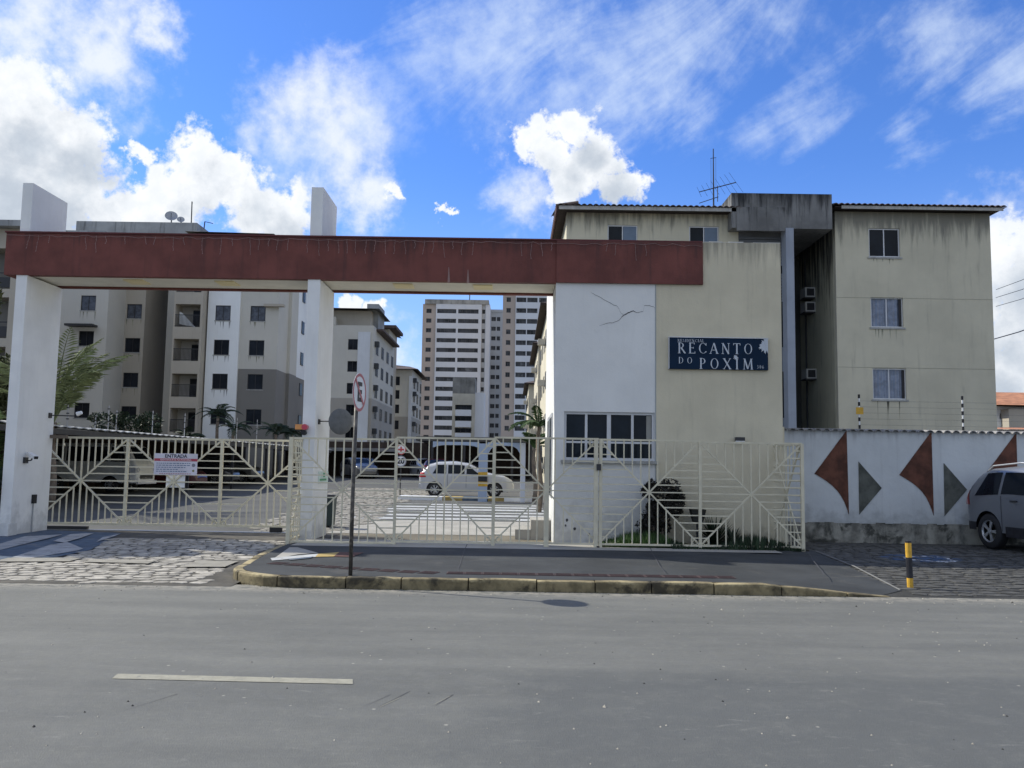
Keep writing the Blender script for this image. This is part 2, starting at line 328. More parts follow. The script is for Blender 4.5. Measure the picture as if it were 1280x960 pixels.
# ------------------------------------------------------------------ object helpers
WL = {}
def tag(o, label=None, cat=None, group=None, kind=None):
    if label: o['label'] = label
    if cat: o['category'] = cat
    if group: o['group'] = group
    if kind: o['kind'] = kind
    return o
def thing(name, label, cat, loc=(0, 0, 0), group=None, rotz=0.):
    o = bpy.data.objects.new(name, None); col.objects.link(o); o.location = loc; o.rotation_euler = (0, 0, rotz)
    o.empty_display_size = .3; WL[o.name] = Vector(loc); return tag(o, label, cat, group)
class MB:
    def __init__(s): s.v = []; s.f = []
    def add(s, vs, fs):
        k = len(s.v); s.v += [tuple(q) for q in vs]; s.f += [tuple(i+k for i in f) for f in fs]; return s
    def box(s, x0, x1, y0, y1, z0, z1):
        return s.add([(x0,y0,z0),(x1,y0,z0),(x1,y1,z0),(x0,y1,z0),(x0,y0,z1),(x1,y0,z1),(x1,y1,z1),(x0,y1,z1)],
                     [(0,3,2,1),(4,5,6,7),(0,1,5,4),(1,2,6,5),(2,3,7,6),(3,0,4,7)])
    def quad(s, a, b, c, d): return s.add([a, b, c, d], [(0, 1, 2, 3)])
    def tube(s, pts, r, n=6, caps=True):
        pts = [Vector(p) for p in pts]; rs = r if isinstance(r, (list, tuple)) else [r]*len(pts)
        rings = []; up0 = None
        for i, p in enumerate(pts):
            d = (pts[min(i+1, len(pts)-1)] - pts[max(i-1, 0)]).normalized()
            a = Vector((0, 0, 1)) if abs(d.z) < .95 else Vector((1, 0, 0))
            if up0 is not None: a = up0
            u = d.cross(a)
            if u.length < 1e-4: u = d.cross(Vector((0, 1, 0)))
            u.normalize(); v = u.cross(d).normalized(); up0 = v
            rings.append([p + (u*math.cos(2*math.pi*k/n) + v*math.sin(2*math.pi*k/n))*rs[i] for k in range(n)])
        k0 = len(s.v); s.v += [tuple(q) for rg in rings for q in rg]
        for i in range(len(pts)-1):
            for k in range(n):
                a = k0+i*n+k; b = k0+i*n+(k+1) % n; s.f.append((a, b, b+n, a+n))
        if caps: s.f.append(tuple(k0+k for k in reversed(range(n)))); s.f.append(tuple(k0+(len(pts)-1)*n+k for k in range(n)))
        return s
    def prism(s, poly, fn, d0, d1):
        """poly: 2-D outline, fn(a,b,d) -> 3-D point, extruded from d0 to d1"""
        n = len(poly)
        s.add([fn(a, b, d0) for a, b in poly]+[fn(a, b, d1) for a, b in poly],
              [tuple(range(n)), tuple(range(2*n-1, n-1, -1))]+[(i, i+n, (i+1) % n+n, (i+1) % n) for i in range(n)])
        return s
    def lathe(s, prof, n=24, c=(0, 0, 0), axis='z', mtx=None):
        k0 = len(s.v)
        for r, h in prof:
            for k in range(n):
                a = 2*math.pi*k/n; x, y = r*math.cos(a), r*math.sin(a)
                p = (x, y, h) if axis == 'z' else ((x, h, y) if axis == 'y' else (h, x, y))
                p = Vector(p)+Vector(c)
                if mtx: p = mtx @ p
                s.v.append(tuple(p))
        for i in range(len(prof)-1):
            for k in range(n):
                a = k0+i*n+k; b = k0+i*n+(k+1) % n; s.f.append((a, b, b+n, a+n))
        return s
    def mesh(s, name, m, off=Vector((0, 0, 0)), smooth=False, fix=True):
        me = bpy.data.meshes.new(name)
        me.from_pydata([(a-off[0], b-off[1], c-off[2]) for a, b, c in s.v], [], s.f)
        if fix:
            bm = bmesh.new(); bm.from_mesh(me); bmesh.ops.recalc_face_normals(bm, faces=bm.faces); bm.to_mesh(me); bm.free()
        if smooth:
            for p in me.polygons: p.use_smooth = True
        me.materials.append(m); return me
    def build(s, name, m, parent=None, loc=None, smooth=False, fix=True):
        if parent is not None: off = WL.get(parent.name, Vector((0, 0, 0)))
        else: off = Vector(loc) if loc is not None else Vector((0, 0, 0))
        me = s.mesh(name, m, off, smooth, fix)
        o = bpy.data.objects.new(name, me); col.objects.link(o)
        if parent is not None: o.parent = parent
        else: o.location = off
        WL[o.name] = Vector(off)
        return o
def inst(me, name, parent, mtx):
    """mtx is a world matrix; parents of instances stand unrotated"""
    o = bpy.data.objects.new(name, me); col.objects.link(o)
    if parent is not None:
        o.parent = parent; mtx = Matrix.Translation(-WL.get(parent.name, Vector((0, 0, 0)))) @ mtx
    o.matrix_local = mtx; return o
def sub(me, name, parent):
    o = bpy.data.objects.new(name, me); col.objects.link(o); o.parent = parent; return o
def struct(o): return tag(o, kind='structure')
def TR(x, y, z): return Matrix.Translation((x, y, z))
def RZ(a): return Matrix.Rotation(a, 4, 'Z')
def RX(a): return Matrix.Rotation(a, 4, 'X')
def RY(a): return Matrix.Rotation(a, 4, 'Y')
def SC(x, y, z): return Matrix.Diagonal((x, y, z, 1))
def unit(m):
    k = 'unit_'+m.name
    if k not in MATS: MATS[k] = MB().box(-.5, .5, -.5, .5, -.5, .5).mesh('bar', m)
    return MATS[k]
def text_mesh(s, size, m, name='lettering', bold=0.):
    cu = bpy.data.curves.new(name, 'FONT'); cu.body = s; cu.size = size; cu.align_x = 'CENTER'; cu.align_y = 'CENTER'; cu.extrude = .002; cu.offset = bold
    cu.resolution_u = 3
    o = bpy.data.objects.new(name, cu); col.objects.link(o)
    me = bpy.data.meshes.new_from_object(o.evaluated_get(bpy.context.evaluated_depsgraph_get()))
    bpy.data.objects.remove(o); me.materials.clear(); me.materials.append(m); return me

# ------------------------------------------------------------------ ground, road, yard
def zg(Y): return .12 + max(0., Y-19)*.0106
g_ = MB().quad((-2500, -400, -.16), (2500, -400, -.16), (2500, 4000, -.16), (-2500, 4000, -.16)).build('ground', EARTH); struct(g_)
YK = 11.65
road = MB().quad((-120, -9, 0), (120, -9, 0), (120, YK+.25, 0), (-120, YK+.25, 0)).build('road', ASPH); struct(road)
def zd(Y): return .0 + .12*min(1, max(0, (Y-YK-.1)/5.3))
b = MB()
ys = [YK+.05, 13, 14.5, 16, 17.5, 19.2]
for a, c in zip(ys, ys[1:]): b.quad((-26, a, zd(a)+.003), (-3.7, a, zd(a)+.003), (-3.7, c, zd(c)+.003), (-26, c, zd(c)+.003))
driveway = b.build('driveway', COBD); struct(driveway)
b = MB()
for a, c in zip(ys, ys[1:]): b.quad((4.3, a, zd(a)+.001), (60, a, zd(a)+.001), (60, c, zd(c)+.001), (4.3, c, zd(c)+.001))
parking = b.build('parking_strip', mat('shade_dark_joint_soil', (.035,.034,.03), var=.3, sc=3, bump=.4)); struct(parking)  # joints darkened along with the cobbles for the same painted shade
b = MB(); yy = [19.2, 24, 30, 36, 45, 60, 80, 110, 150, 200, 260]
for a, c in zip(yy, yy[1:]): b.quad((-70, a, zg(a)), (70, a, zg(a)), (70, c, zg(c)), (-70, c, zg(c)))
b.quad((-70, 260, zg(260)), (70, 260, zg(260)), (70, 260, -1), (-70, 260, -1))
yard = b.build('yard', YARD); struct(yard)
b = MB().quad((-3.7, 15, .08), (4.3, 15, .08), (4.3, 19.2, .1195), (-3.7, 19.2, .1195))
struct(b.build('inner_verge', EARTH))

# island pavement with kerb
def kerb_path():
    pts = [Vector((-4.25, 16.2)), Vector((-4.2, 15.2)), Vector((-4.1, 14.0)), Vector((-3.98, 13.0))]
    c = Vector((-2.75, 12.85)); r = 1.2
    for i in range(1, 11):
        a = math.pi + (math.pi/2)*i/10
        pts.append(Vector((c.x+1.23*math.cos(a), c.y+r*math.sin(a))))
    pts.append(Vector((3.9, YK))); pts.append(Vector((5.0, YK+.02)))
    return pts
KP = kerb_path()
def along(pts, s):
    for a, c in zip(pts, pts[1:]):
        L = (c-a).length
        if s <= L: return a+(c-a)*(s/L), (c-a).normalized()
        s -= L
    return pts[-1], (pts[-1]-pts[-2]).normalized()
KL = sum((c-a).length for a, c in zip(KP, KP[1:]))
kerb = thing('kerb', 'yellowed concrete kerb of separate stones round the grey pavement island', 'kerb', (-2, YK, 0))
def ktop(x, s): return .15 if x < 3.3 else max(.012, .15*(1-(x-3.3)/1.75))
s = 0.; k = 0
while s < KL-.1:
    L = min(random.uniform(.72, 1.0), KL-s); b = MB(); n = 5; rings = []
    jz = random.uniform(-.006, .006); jo = random.uniform(-.008, .008)
    for i in range(n):
        p, d = along(KP, s+.008+(L-.016)*i/(n-1)); o = Vector((-d.y, d.x))  # inward
        zt = ktop(p.x, s)+jz*(1 if p.x < 3.3 else 0)+random.uniform(-.002, .002)
        ee = .006 if i in (0, n-1) else 0
        prof = [(0+jo+ee, -.1), (0+jo+ee, zt*.75), (.008+jo, zt*.93-ee), (.028+jo, zt-ee), (.12, zt+.001-ee), (.135, zt-.01), (.135, -.1)]
        rings.append([(p.x+o.x*q, p.y+o.y*q, z) for q, z in prof])
    m_ = len(rings[0])
    b.v = [q for r in rings for q in r]
    for i in range(n-1):
        for j in range(m_-1): b.f.append((i*m_+j, (i+1)*m_+j, (i+1)*m_+j+1, i*m_+j+1))
    b.f.append(tuple(range(m_))); b.f.append(tuple((n-1)*m_+j for j in range(m_)))
    b.build('kerb_stone', KERB, kerb); s += L; k += 1
b = MB(); ip = []
ss = 0.
while ss <= KL:
    p, d = along(KP, ss); o = Vector((-d.y, d.x)); ip.append((p.x+o.x*.132, p.y+o.y*.132, ktop(p.x, ss)-.004)); ss += .12
rt = gz(1100, 730, .03); r2 = gz(1012, 689, .13)
ip += [(5.35, 12.2, .02), (r2.x+.1, r2.y, .13), (r2.x, 16.62, .146), (-4.05, 16.62, .146)]
cen = (0.3, 14.0, .146)
# fan split in two sheets: flat island and its right-hand ramp
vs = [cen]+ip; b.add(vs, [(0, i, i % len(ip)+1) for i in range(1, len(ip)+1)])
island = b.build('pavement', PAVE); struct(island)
b = MB().quad((-4.0, 15.95, .1505), (4.9, 15.95, .1505), (4.9, 17.4, .1515), (-4.0, 17.4, .1515))
struct(b.build('sunlit_apron', APRON))  # paler band painted for the sunlit strip of the darkened pavement
# pale edge of the ramp
b = MB(); a1 = Vector((r2.x+.1, r2.y-.05, .137)); a2 = Vector((5.35, 12.2, .026))
b.tube([a1+Vector((0,0,.0)), (a1+a2)/2+Vector((.10,.1,.004)), a2], .012, 6); tag(b.build('ramp_edging', mat('dull_edge', (.16,.16,.16))), kind='structure')
# tactile strip: ribbed strip of separate paving pieces along the kerb
tact = thing('tactile_strip', 'dark red ribbed tactile strip running along the pavement near the kerb', 'tactile paving', (0, 12.3, .15))
xs = -.9
while xs < 3.1:
    b = MB().box(xs+.004, xs+.246, 12.18, 12.42, .147, .153)
    for q in range(5): b.box(xs+.02, xs+.23, 12.2+q*.045, 12.22+q*.045, .153, .157)
    b.build('tactile_tile', TACT, tact); xs += .25
for q in range(9):
    t0 = q/9.; x = -.9-.25-2.6*t0; y = 12.3+ .95*t0**1.2
    b = MB().box(-.12, .12, -.12, .12, 0, .006)
    for j in range(5): b.box(-.1, .1, -.1+j*.045, -.08+j*.045, .006, .010)
    me = b.mesh('tactile_tile', TACT); inst(me, 'tactile_tile', tact, TR(x, y, .147) @ RZ(-.33))
# expansion joints
joint = MB()
for pxa, pya, pxb, pyb in [(584, 680, 572, 716), (812, 684, 830, 716), (1010, 690, 1030, 718)]:
    a = gz(pxa, pya, .152); c = gz(pxb, pyb, .152)
    pr = a
    for i in range(1, 9):
        q = a.lerp(c, i/8)+Vector((random.uniform(-.015, .015), 0, 0)); d = Vector((.007, 0, 0))
        joint.quad(pr-d+Vector((0,0,-.0005)), pr+d+Vector((0,0,-.0005)), q+d, q-d); pr = q
struct(joint.build('pavement_joints', CRACKM))
# painted stripes on the left of the island
def paint(pts, m, z, name='painted_stripe'):
    q = [gz(x, y, z) for x, y in pts]
    return struct(MB().add(q, [tuple(range(len(q)))]).build(name, m))
paint([(338, 697.5), (398, 692), (394, 696), (340, 700.5)], PWHITE, .1555)
paint([(398, 692), (424, 690), (417, 695.5), (394, 696)], PYEL, .1555)
paint([(424, 690), (455, 690.5), (440, 696), (417, 695.5)], PRED, .1555)
paint([(360, 698.5), (392, 695.5), (388, 697.5), (362, 700)], PBLUE, .158)
# sunlit wedge of pavement painted as paler concrete at the island's left end
paint([(341, 699), (362, 684), (372, 684), (398, 691), (372, 693)], APRON, .1525, 'sunlit_concrete_patch')

# driveway cobbles: nearest 300 as single stones, the rest as one mesh
def stone_mesh(m, seed):
    rnd = random.Random(seed); b = MB(); n = 7; pts = []
    for i in range(n):
        a = 2*math.pi*i/n+rnd.uniform(-.25, .25); q = rnd.uniform(.86, 1.08)
        x = .5*q*max(-1, min(1, 1.25*math.cos(a))); y = .5*q*max(-1, min(1, 1.25*math.sin(a))); pts.append((x, y))
    b.v = [(x, y, -.6) for x, y in pts]+[(x, y, .45+rnd.uniform(-.1, .1)) for x, y in pts]+[(x*.8, y*.8, .8+rnd.uniform(-.12, .12)) for x, y in pts]+[(0, 0, 1.)]
    for r_ in (0, 1):
        for i in range(n): b.f.append((r_*n+i, r_*n+(i+1) % n, (r_+1)*n+(i+1) % n, (r_+1)*n+i))
    for i in range(n): b.f.append((2*n+i, 2*n+(i+1) % n, 3*n))
    return b
def stones(region, m, zf, dx, dy, seed, slope=0.):
    rnd = random.Random(seed); out = []; x0, x1, y0, y1 = region; y = y0; row = 0
    while y < y1:
        x = x0 - rnd.uniform(0, dx)
        while x < x1:
            wdt = dx*rnd.uniform(.62, 1.4)
            out.append((x+wdt/2, y+slope*(x-x0)+rnd.uniform(-.035, .035), wdt*.95, dy*rnd.uniform(.78, 1.04), rnd.uniform(-.2, .2))); x += wdt
        y += dy
    return out
def pip(x, y, poly):
    c = False; n = len(poly)
    for i in range(n):
        (x1, y1), (x2, y2) = poly[i], poly[(i+1) % n]
        if (y1 > y) != (y2 > y) and x < (x2-x1)*(y-y1)/(y2-y1)+x1: c = not c
    return c
paintpoly = [tuple(gz(x, y, .06).xy) for x, y in [(-60, 700), (-40, 672), (60, 667), (152, 671), (112, 690), (60, 699)]]
sm = [stone_mesh(COB, i) for i in range(10)]; sme = [q.mesh('cobblestone', COB, smooth=False) for q in sm]
sts = [q for q in stones((-12.5, -3.9, YK+.18, 17.2), COB, zd, .25, .21, 3, -.01)
       if not pip(q[0], q[1], paintpoly) and q[0] < -4.33+max(0, 13.2-q[1])*.25 and q[1] > YK+.14 and not (q[0] < -9.2 and q[1] > 16.6)]
sts.sort(key=lambda q: q[0]**2+q[1]**2+(0 if abs(q[0]+7) < 4 else 50))
big = MB()
rnd = random.Random(11)
for i, (x, y, a, c, r_) in enumerate(sts):
    hgt = .017*rnd.uniform(.6, 1.3); mt = TR(x, y, zd(y)) @ RZ(r_) @ SC(a, c, hgt); kk = rnd.randrange(10)
    if i < 298: inst(sme[kk], 'cobblestone', driveway, mt)
    else: big.add([mt @ Vector(v) for v in sm[kk].v], sm[kk].f)
tag(big.build('cobblestones', COB, driveway, fix=True), kind='stuff')
big = MB()
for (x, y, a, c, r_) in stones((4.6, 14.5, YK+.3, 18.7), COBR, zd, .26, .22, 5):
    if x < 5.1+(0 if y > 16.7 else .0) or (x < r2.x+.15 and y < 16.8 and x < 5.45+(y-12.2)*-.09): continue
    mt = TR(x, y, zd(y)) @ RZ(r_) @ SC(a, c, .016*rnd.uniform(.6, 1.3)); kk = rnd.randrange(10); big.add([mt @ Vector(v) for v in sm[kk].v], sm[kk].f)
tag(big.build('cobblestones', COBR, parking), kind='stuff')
big = MB()
lane = [tuple(gz(x, y, .2).xy) for x, y in [(290, 668), (360, 640), (455, 606), (530, 606), (560, 622), (490, 632), (470, 650), (380, 668)]]
for (x, y, a, c, r_) in stones((-9, 0, 19.3, 44), COBY, zg, .34, .32, 9):
    if not pip(x, y, lane): continue
    mt = TR(x, y, zg(y)) @ RZ(r_) @ SC(a, c, .03*rnd.uniform(.6, 1.3)); kk = rnd.randrange(10); big.add([mt @ Vector(v) for v in sm[kk].v], sm[kk].f)
tag(big.build('cobblestones', COBY, yard), kind='stuff')
# painted ramp area left
def dpt(x, y, z): return gz(x, y, z)
pb = [Vector((p[0], p[1], zd(p[1])+.016)) for p in paintpoly]
struct(MB().add(pb, [tuple(range(len(pb)))]).build('painted_ramp', mat('faint_blue_paint', (.062,.09,.13), var=.25, sc=4, blotch=((.15,.15,.15), .75, 3., .56))))
for poly in ([(-60, 694), (-30, 690), (30, 675), (78, 672.5), (60, 677), (-5, 690), (-50, 700)], [(14, 697), (62, 684), (84, 681), (104, 688), (96, 690), (40, 697.5)],
             [(66, 680), (88, 672), (118, 670.5), (100, 677), (80, 681.5)], [(128, 676), (150, 671.5), (142, 675), (120, 681)]):
    q = [];
    for x, y in poly:
        v = gz(x, y, .07); q.append(Vector((v.x, v.y, zd(v.y)+.021)))
    struct(MB().add(q, [tuple(range(len(q)))]).build('painted_stripe', mat('faint_white_paint', (.30,.305,.31), var=.2, sc=4, blotch=((.16,.16,.155), .7, 3.5, .52))))
# concrete threshold strips in the driveway
for (x0, y0, x1, y1, wd) in [(236, 707, 290, 707, .34), (0, 702, 95, 702, .22), (110, 703, 190, 705, .16)]:
    a = gz(x0, y0, .04); c = gz(x1, y1, .04); q = [Vector((a.x, a.y-wd, 0)), Vector((c.x, c.y-wd, 0)), Vector((c.x, c.y+wd, 0)), Vector((a.x, a.y+wd, 0))]
    for v in q: v.z = zd(v.y)+.026
    struct(MB().add(q, [(0, 1, 2, 3)]).build('concrete_patch', mat('dull_threshold_concrete', (.25,.235,.20), var=.2, sc=4, bump=.4)))
# centre line dash, scratches
q = [gz(140, 848, .004), gz(147, 842, .004), gz(441, 849, .004), (gz(441, 855, .004))]
struct(MB().add(q, [(0, 1, 2, 3)]).build('lane_dash', DASH))
b = MB()
for x0, y0, x1, y1 in [(155, 888, 222, 867), (452, 884, 488, 868), (472, 884, 512, 864), (544, 882, 566, 868)]:
    a = gz(x0, y0, .003); c = gz(x1, y1, .003); d = Vector((.008, .012, 0)); b.quad(a-d*.3, a+d*.3, c+d, c-d)
struct(b.build('road_scratches', CRACKM))
b = MB()
for x0, y0, x1, y1 in [(543, 878, 563, 868), (476, 881, 500, 870)]:
    a = gz(x0, y0+2, .0035); c = gz(x1, y1+2, .0035); d = Vector((.01, .018, 0)); b.quad(a-d, a+d, c+d, c-d)
struct(b.build('road_scrapes', DASH))
# yard paint: crossing and slab
struct(MB().quad((-5.2, 19.2, .126), (2.0, 19.2, .126), (2.0, 23.2, zg(23.2)+.006), (-5.2, 23.2, zg(23.2)+.006)).build('concrete_slab', APRON))
for i in range(6):
    y0 = 23.5+i*1.35
    x0 = gz(490-3*i, 640, .2).x*(y0/27.); x1 = 1.0
    o = MB().quad((-4.6+.1*i, y0, zg(y0)+.009), (x1, y0, zg(y0)+.009), (x1, y0+.75, zg(y0+.75)+.009), (-4.6+.1*i, y0+.75, zg(y0+.75)+.009)).build('crossing_stripe', PWHITE if i % 3 else PWHITE, None); struct(o)
YI = 33.5
isl = thing('kerb_island', 'low traffic island with white, yellow and blue painted kerb beside the white hatchback', 'traffic island', (0, YI, zg(YI)))
a = at(497, 630, YI).x; z0 = zg(YI)
segs = [(497, 553, WHP), (553, 578, PYEL), (578, 610, PBLUE), (610, 630, PYEL), (630, 672, WHP)]
for s0, s1, mm in segs:
    MB().box(at(s0, 630, YI).x, at(s1, 630, YI).x-.01, YI, YI+1.0, z0-.1, z0+.14).build('painted_kerb', mm, isl)

# ------------------------------------------------------------------ entrance portal
YP, YB = 17.3, 18.68
ZT = at(440, 297.5, YP).z; ZB = at(440, 350, YP).z; ZF = at(400, 234, YP).z
XL = at(7, 320, YP).x; XR = at(878, 330, YP).x; XW = at(694.5, 420, YP).x
portal = thing('entrance_portal', 'white pillared entrance portal with a long dark red beam across the driveway', 'portal', ((XL+XR)/2, YP, 0))
b = MB()
b.box(XL, XW, YP-.02, YP+.14, ZB, ZT).box(XL, XW-.002, YB-.12, YB, ZB, ZT-.02).box(XL, XW-.002, YP+.14, YB-.12, ZB+.30, ZT-.03).box(XL, XL+.12, YP+.14, YB-.12, ZB+.001, ZB+.30)
b.build('beam', RED, portal)
MB().box(XW-.0, XR, YP-.06, YP-.012, ZB+.004, ZT-.004).build('beam_facing', RED, portal)
MB().box(XL-.02, XR+.0, YP-.05, YP+.16, ZT+.001, ZT+.03).build('beam_coping', REDLIP, portal)
MB().box(XL+.12, XW-.01, YP+.141, YB-.121, ZB+.04, ZB+.10).build('soffit', SOFFIT, portal)
for (x0, x1, xe, z_) in ((at(20.5, 344, YP).x, at(34, 344, YP).x, 0, .05), (at(385, 348, YP).x, at(400.5, 348, YP).x, 0, .05)):
    MB().box(x0, x1, YP+.002, YB-.004, z_, ZB+.001).build('pillar', PILLAR, portal)
    MB().box(x0+.006, x1-.004, YP+.004, YB-.006, ZT+.0, ZF).build('pillar_fin', PILLAR, portal)
for px in (172, 285, 505, 604):
    c = at(px, 356, 18.0).x; MB().box(c-.2, c+.2, 17.75, 18.2, ZB+.02, ZB+.039).build('ceiling_light', LAMPP, portal)
# drips of pale paint on the beam
b = MB()
for px, y0, y1 in ((561, 334, 353), (585, 337, 354)):
    a = at(px, y0, YP-.024); c = at(px, y1, YP-.024); b.add([(a.x-.006, a.y, a.z), (a.x+.006, a.y, a.z), (c.x+.026, c.y, c.z), (c.x-.026, c.y, c.z)], [(0, 1, 2, 3)])
b.build('pale_stain', mat('pale_stain_paint', (.26, .17, .15)), portal)
# low kerb left of the pillar
x0 = at(20.5, 600, YP).x
MB().box(x0-1.6, x0-.01, YP-.15, YP+.15, 0, .36).build('low_wall', PILLAR, portal)

# string lights
sl_ = thing('string_lights', 'thin white icicle light string draped along the top of the red beam', 'string lights', (XL, YP-.1, ZT))
b = MB(); pts = []
N = 120
for i in range(N+1):
    x = XL+.02+(XR-XL-.05)*i/N; pts.append((x, YP-.075-.004*random.random(), ZT-.03-.035*abs(math.sin(i*.9))-.03*random.random()))
b.tube(pts, .0045, 4)
STR_M = mat('pale_light_wire', (.26, .17, .155), var=.2)
b.build('wire', STR_M, sl_)
x = XL+.5; i = 0
while x < XR-.1:
    if not ((at(615,300,YP).x < x < at(640,300,YP).x) or random.random() < (.12 if x < at(700,300,YP).x else .7)):
        L = random.choice((.16, .28, .34, .24)); p = [Vector((x, YP-.075, ZT-.05))]
        for q in range(4): p.append(p[-1]+Vector((random.uniform(-.018, .018), random.uniform(-.004, .004), -L/4)))
        b = MB().tube(p, .004, 4)
        for q in p[1:]: b.add([(q.x-.008, q.y-.01, q.z), (q.x+.008, q.y-.01, q.z), (q.x, q.y-.01, q.z+.018), (q.x, q.y-.014, q.z-.01)], [(0, 1, 2), (0, 3, 1)])
        b.build('light_drop', STR_M, sl_, fix=False)
    x += .195*random.uniform(.9, 1.1)

# ------------------------------------------------------------------ wall with openings
def facade(O, ang, u0, u1, z0, z1, ops, m, parent, name='wall', depth=.18, back=True):
    """vertical wall face through O turned by ang (0: faces -Y), openings with reveals"""
    us = sorted({u0, u1}|{q for o in ops for q in o[:2]}); zs = sorted({z0, z1}|{q for o in ops for q in o[2:4]})
    b = MB(); ca, sa = math.cos(ang), math.sin(ang)
    def P(u, z, d=0.): return (O[0]+u*ca-d*sa, O[1]+u*sa+d*ca, z)
    for i in range(len(us)-1):
        for j in range(len(zs)-1):
            cu, cz = (us[i]+us[i+1])/2, (zs[j]+zs[j+1])/2
            if any(o[0] < cu < o[1] and o[2] < cz < o[3] for o in ops): continue
            b.quad(P(us[i], zs[j]), P(us[i+1], zs[j]), P(us[i+1], zs[j+1]), P(us[i], zs[j+1]))
    for o in ops:
        a, c, e, f = o[:4]
        b.quad(P(a, e), P(c, e), P(c, e, depth), P(a, e, depth)); b.quad(P(a, f), P(a, f, depth), P(c, f, depth), P(c, f))
        b.quad(P(a, e), P(a, e, depth), P(a, f, depth), P(a, f)); b.quad(P(c, e), P(c, f), P(c, f, depth), P(c, e, depth))
    for u in (u0, u1): b.quad(P(u, z0), P(u, z0, depth), P(u, z1, depth), P(u, z1))
    b.quad(P(u0, z1), P(u1, z1), P(u1, z1, depth), P(u0, z1, depth))
    return b.build(name, m, parent, fix=False)
def volume(O, ang, u0, u1, d0, d1, z0, z1, m, parent, name='wall'):
    b = MB(); ca, sa = math.cos(ang), math.sin(ang)
    def P(u, z, d): return (O[0]+u*ca-d*sa, O[1]+u*sa+d*ca, z)
    vs = [P(u0, z0, d0), P(u1, z0, d0), P(u1, z0, d1), P(u0, z0, d1), P(u0, z1, d0), P(u1, z1, d0), P(u1, z1, d1), P(u0, z1, d1)]
    b.add(vs, [(0,3,2,1),(4,5,6,7),(0,1,5,4),(1,2,6,5),(2,3,7,6),(3,0,4,7)])
    return b.build(name, m, parent)
WC = {}
def win_mesh(wd, ht, fm, gm, nm, sill, t=.045, curtain=False):
    key = (round(wd, 2), round(ht, 2), fm.name, gm.name, nm, sill, curtain, t)
    if key in WC: return WC[key]
    f = MB(); dd = .03
    f.box(0, wd, dd, dd+.05, 0, t).box(0, wd, dd, dd+.05, ht-t, ht).box(0, t, dd+.001, dd+.049, t, ht-t).box(wd-t, wd, dd+.001, dd+.049, t, ht-t)
    for i in range(1, nm): f.box(wd*i/nm-t*.4, wd*i/nm+t*.4, dd+.001, dd+.049, t, ht-t)
    p = MB()
    if curtain:
        n = int(wd/.04); xs_ = [t+(wd-2*t)*i/n for i in range(n+1)]
        for i in range(n):
            y0 = dd+.04+.012*math.sin(i*1.9)+.006*math.sin(i*.7); y1 = dd+.04+.012*math.sin((i+1)*1.9)+.006*math.sin((i+1)*.7)
            p.quad((xs_[i], y0, t), (xs_[i+1], y1, t), (xs_[i+1], y1, ht-t), (xs_[i], y0, ht-t))
    else: p.quad((t, dd+.03, t), (wd-t, dd+.03, t), (wd-t, dd+.03, ht-t), (t, dd+.03, ht-t))
    s_ = MB().box(-.06, wd+.06, -.07, .03, -.07, -.004)
    r = (f.mesh('window', fm), p.mesh('pane', gm, fix=False), s_.mesh('sill', SILL) if sill else None)
    WC[key] = r; return r
def window(O, ang, u0, u1, z0, z1, parent, fm=DFRAME, gm=GLASSF, nm=2, sill=False, t=.045, curtain=False):
    me = win_mesh(u1-u0, z1-z0, fm, gm, nm, sill, t, curtain)
    mt = TR(O[0]+u0*math.cos(ang), O[1]+u0*math.sin(ang), z0) @ RZ(ang)
    o = inst(me[0], 'window', parent, mt); sub(me[1], 'pane', o)
    if me[2]: sub(me[2], 'sill', o)
    return o

# ------------------------------------------------------------------ gatehouse
XE = at(820, 430, YP).x; XP = at(977, 430, YP).x
gh = thing('gatehouse', 'white and beige gatehouse with cracked wall at the end of the red beam', 'gatehouse', (XW, YP, 0))
wl, wr = at(705, 540, YP).x, at(818.5, 540, YP).x; wt_, wb_ = at(760, 515, YP).z, at(760, 575.5, YP).z
facade((0, YP), 0, XW, XE, .05, ZB+.0, [(wl, wr, wb_, wt_)], WHITE, gh)
facade((0, YP), 0, XW, XE, ZB, ZT-.01, [], WHITE, gh)
volume((0, YP), 0, XW, XE+.02, .55, 5.0, .05, ZT-.02, WHITE, gh)
volume((0, YP), 0, XW, wl-.0, .18, .551, .05, ZT-.021, WHITE, gh)
volume((0, YP), 0, wl, wr, .18, .551, wt_, ZT-.022, WHITE, gh)
volume((0, YP), 0, wl, wr, .18, .551, .05, wb_, WHITE, gh)
# panel
MB().box(XE+.004, XP, YP-.004, YP+.35, .05, ZT+.02).build('panel_wall', BEIGE, gh)
MB().box(XP+.0, XP+.07, YP+.12, YP+.34, .05, 2.5).build('panel_return', BEIGE, gh)
MB().box(XE+.05, XP-.08, YP+.351, YP+5.6, .05, ZT-.25).build('rear_room', BEIGE, gh)
# capping mortar irregular
b = MB(); x = XR+.02
while x < XP-.03:
    L = random.uniform(.1, .3); b.box(x, min(x+L, XP), YP, YP+.3, ZT+.02, ZT+.02+random.uniform(.004, .022)); x += L
b.build('mortar_cap', mat('pale_mortar', (.5,.49,.45)), gh)
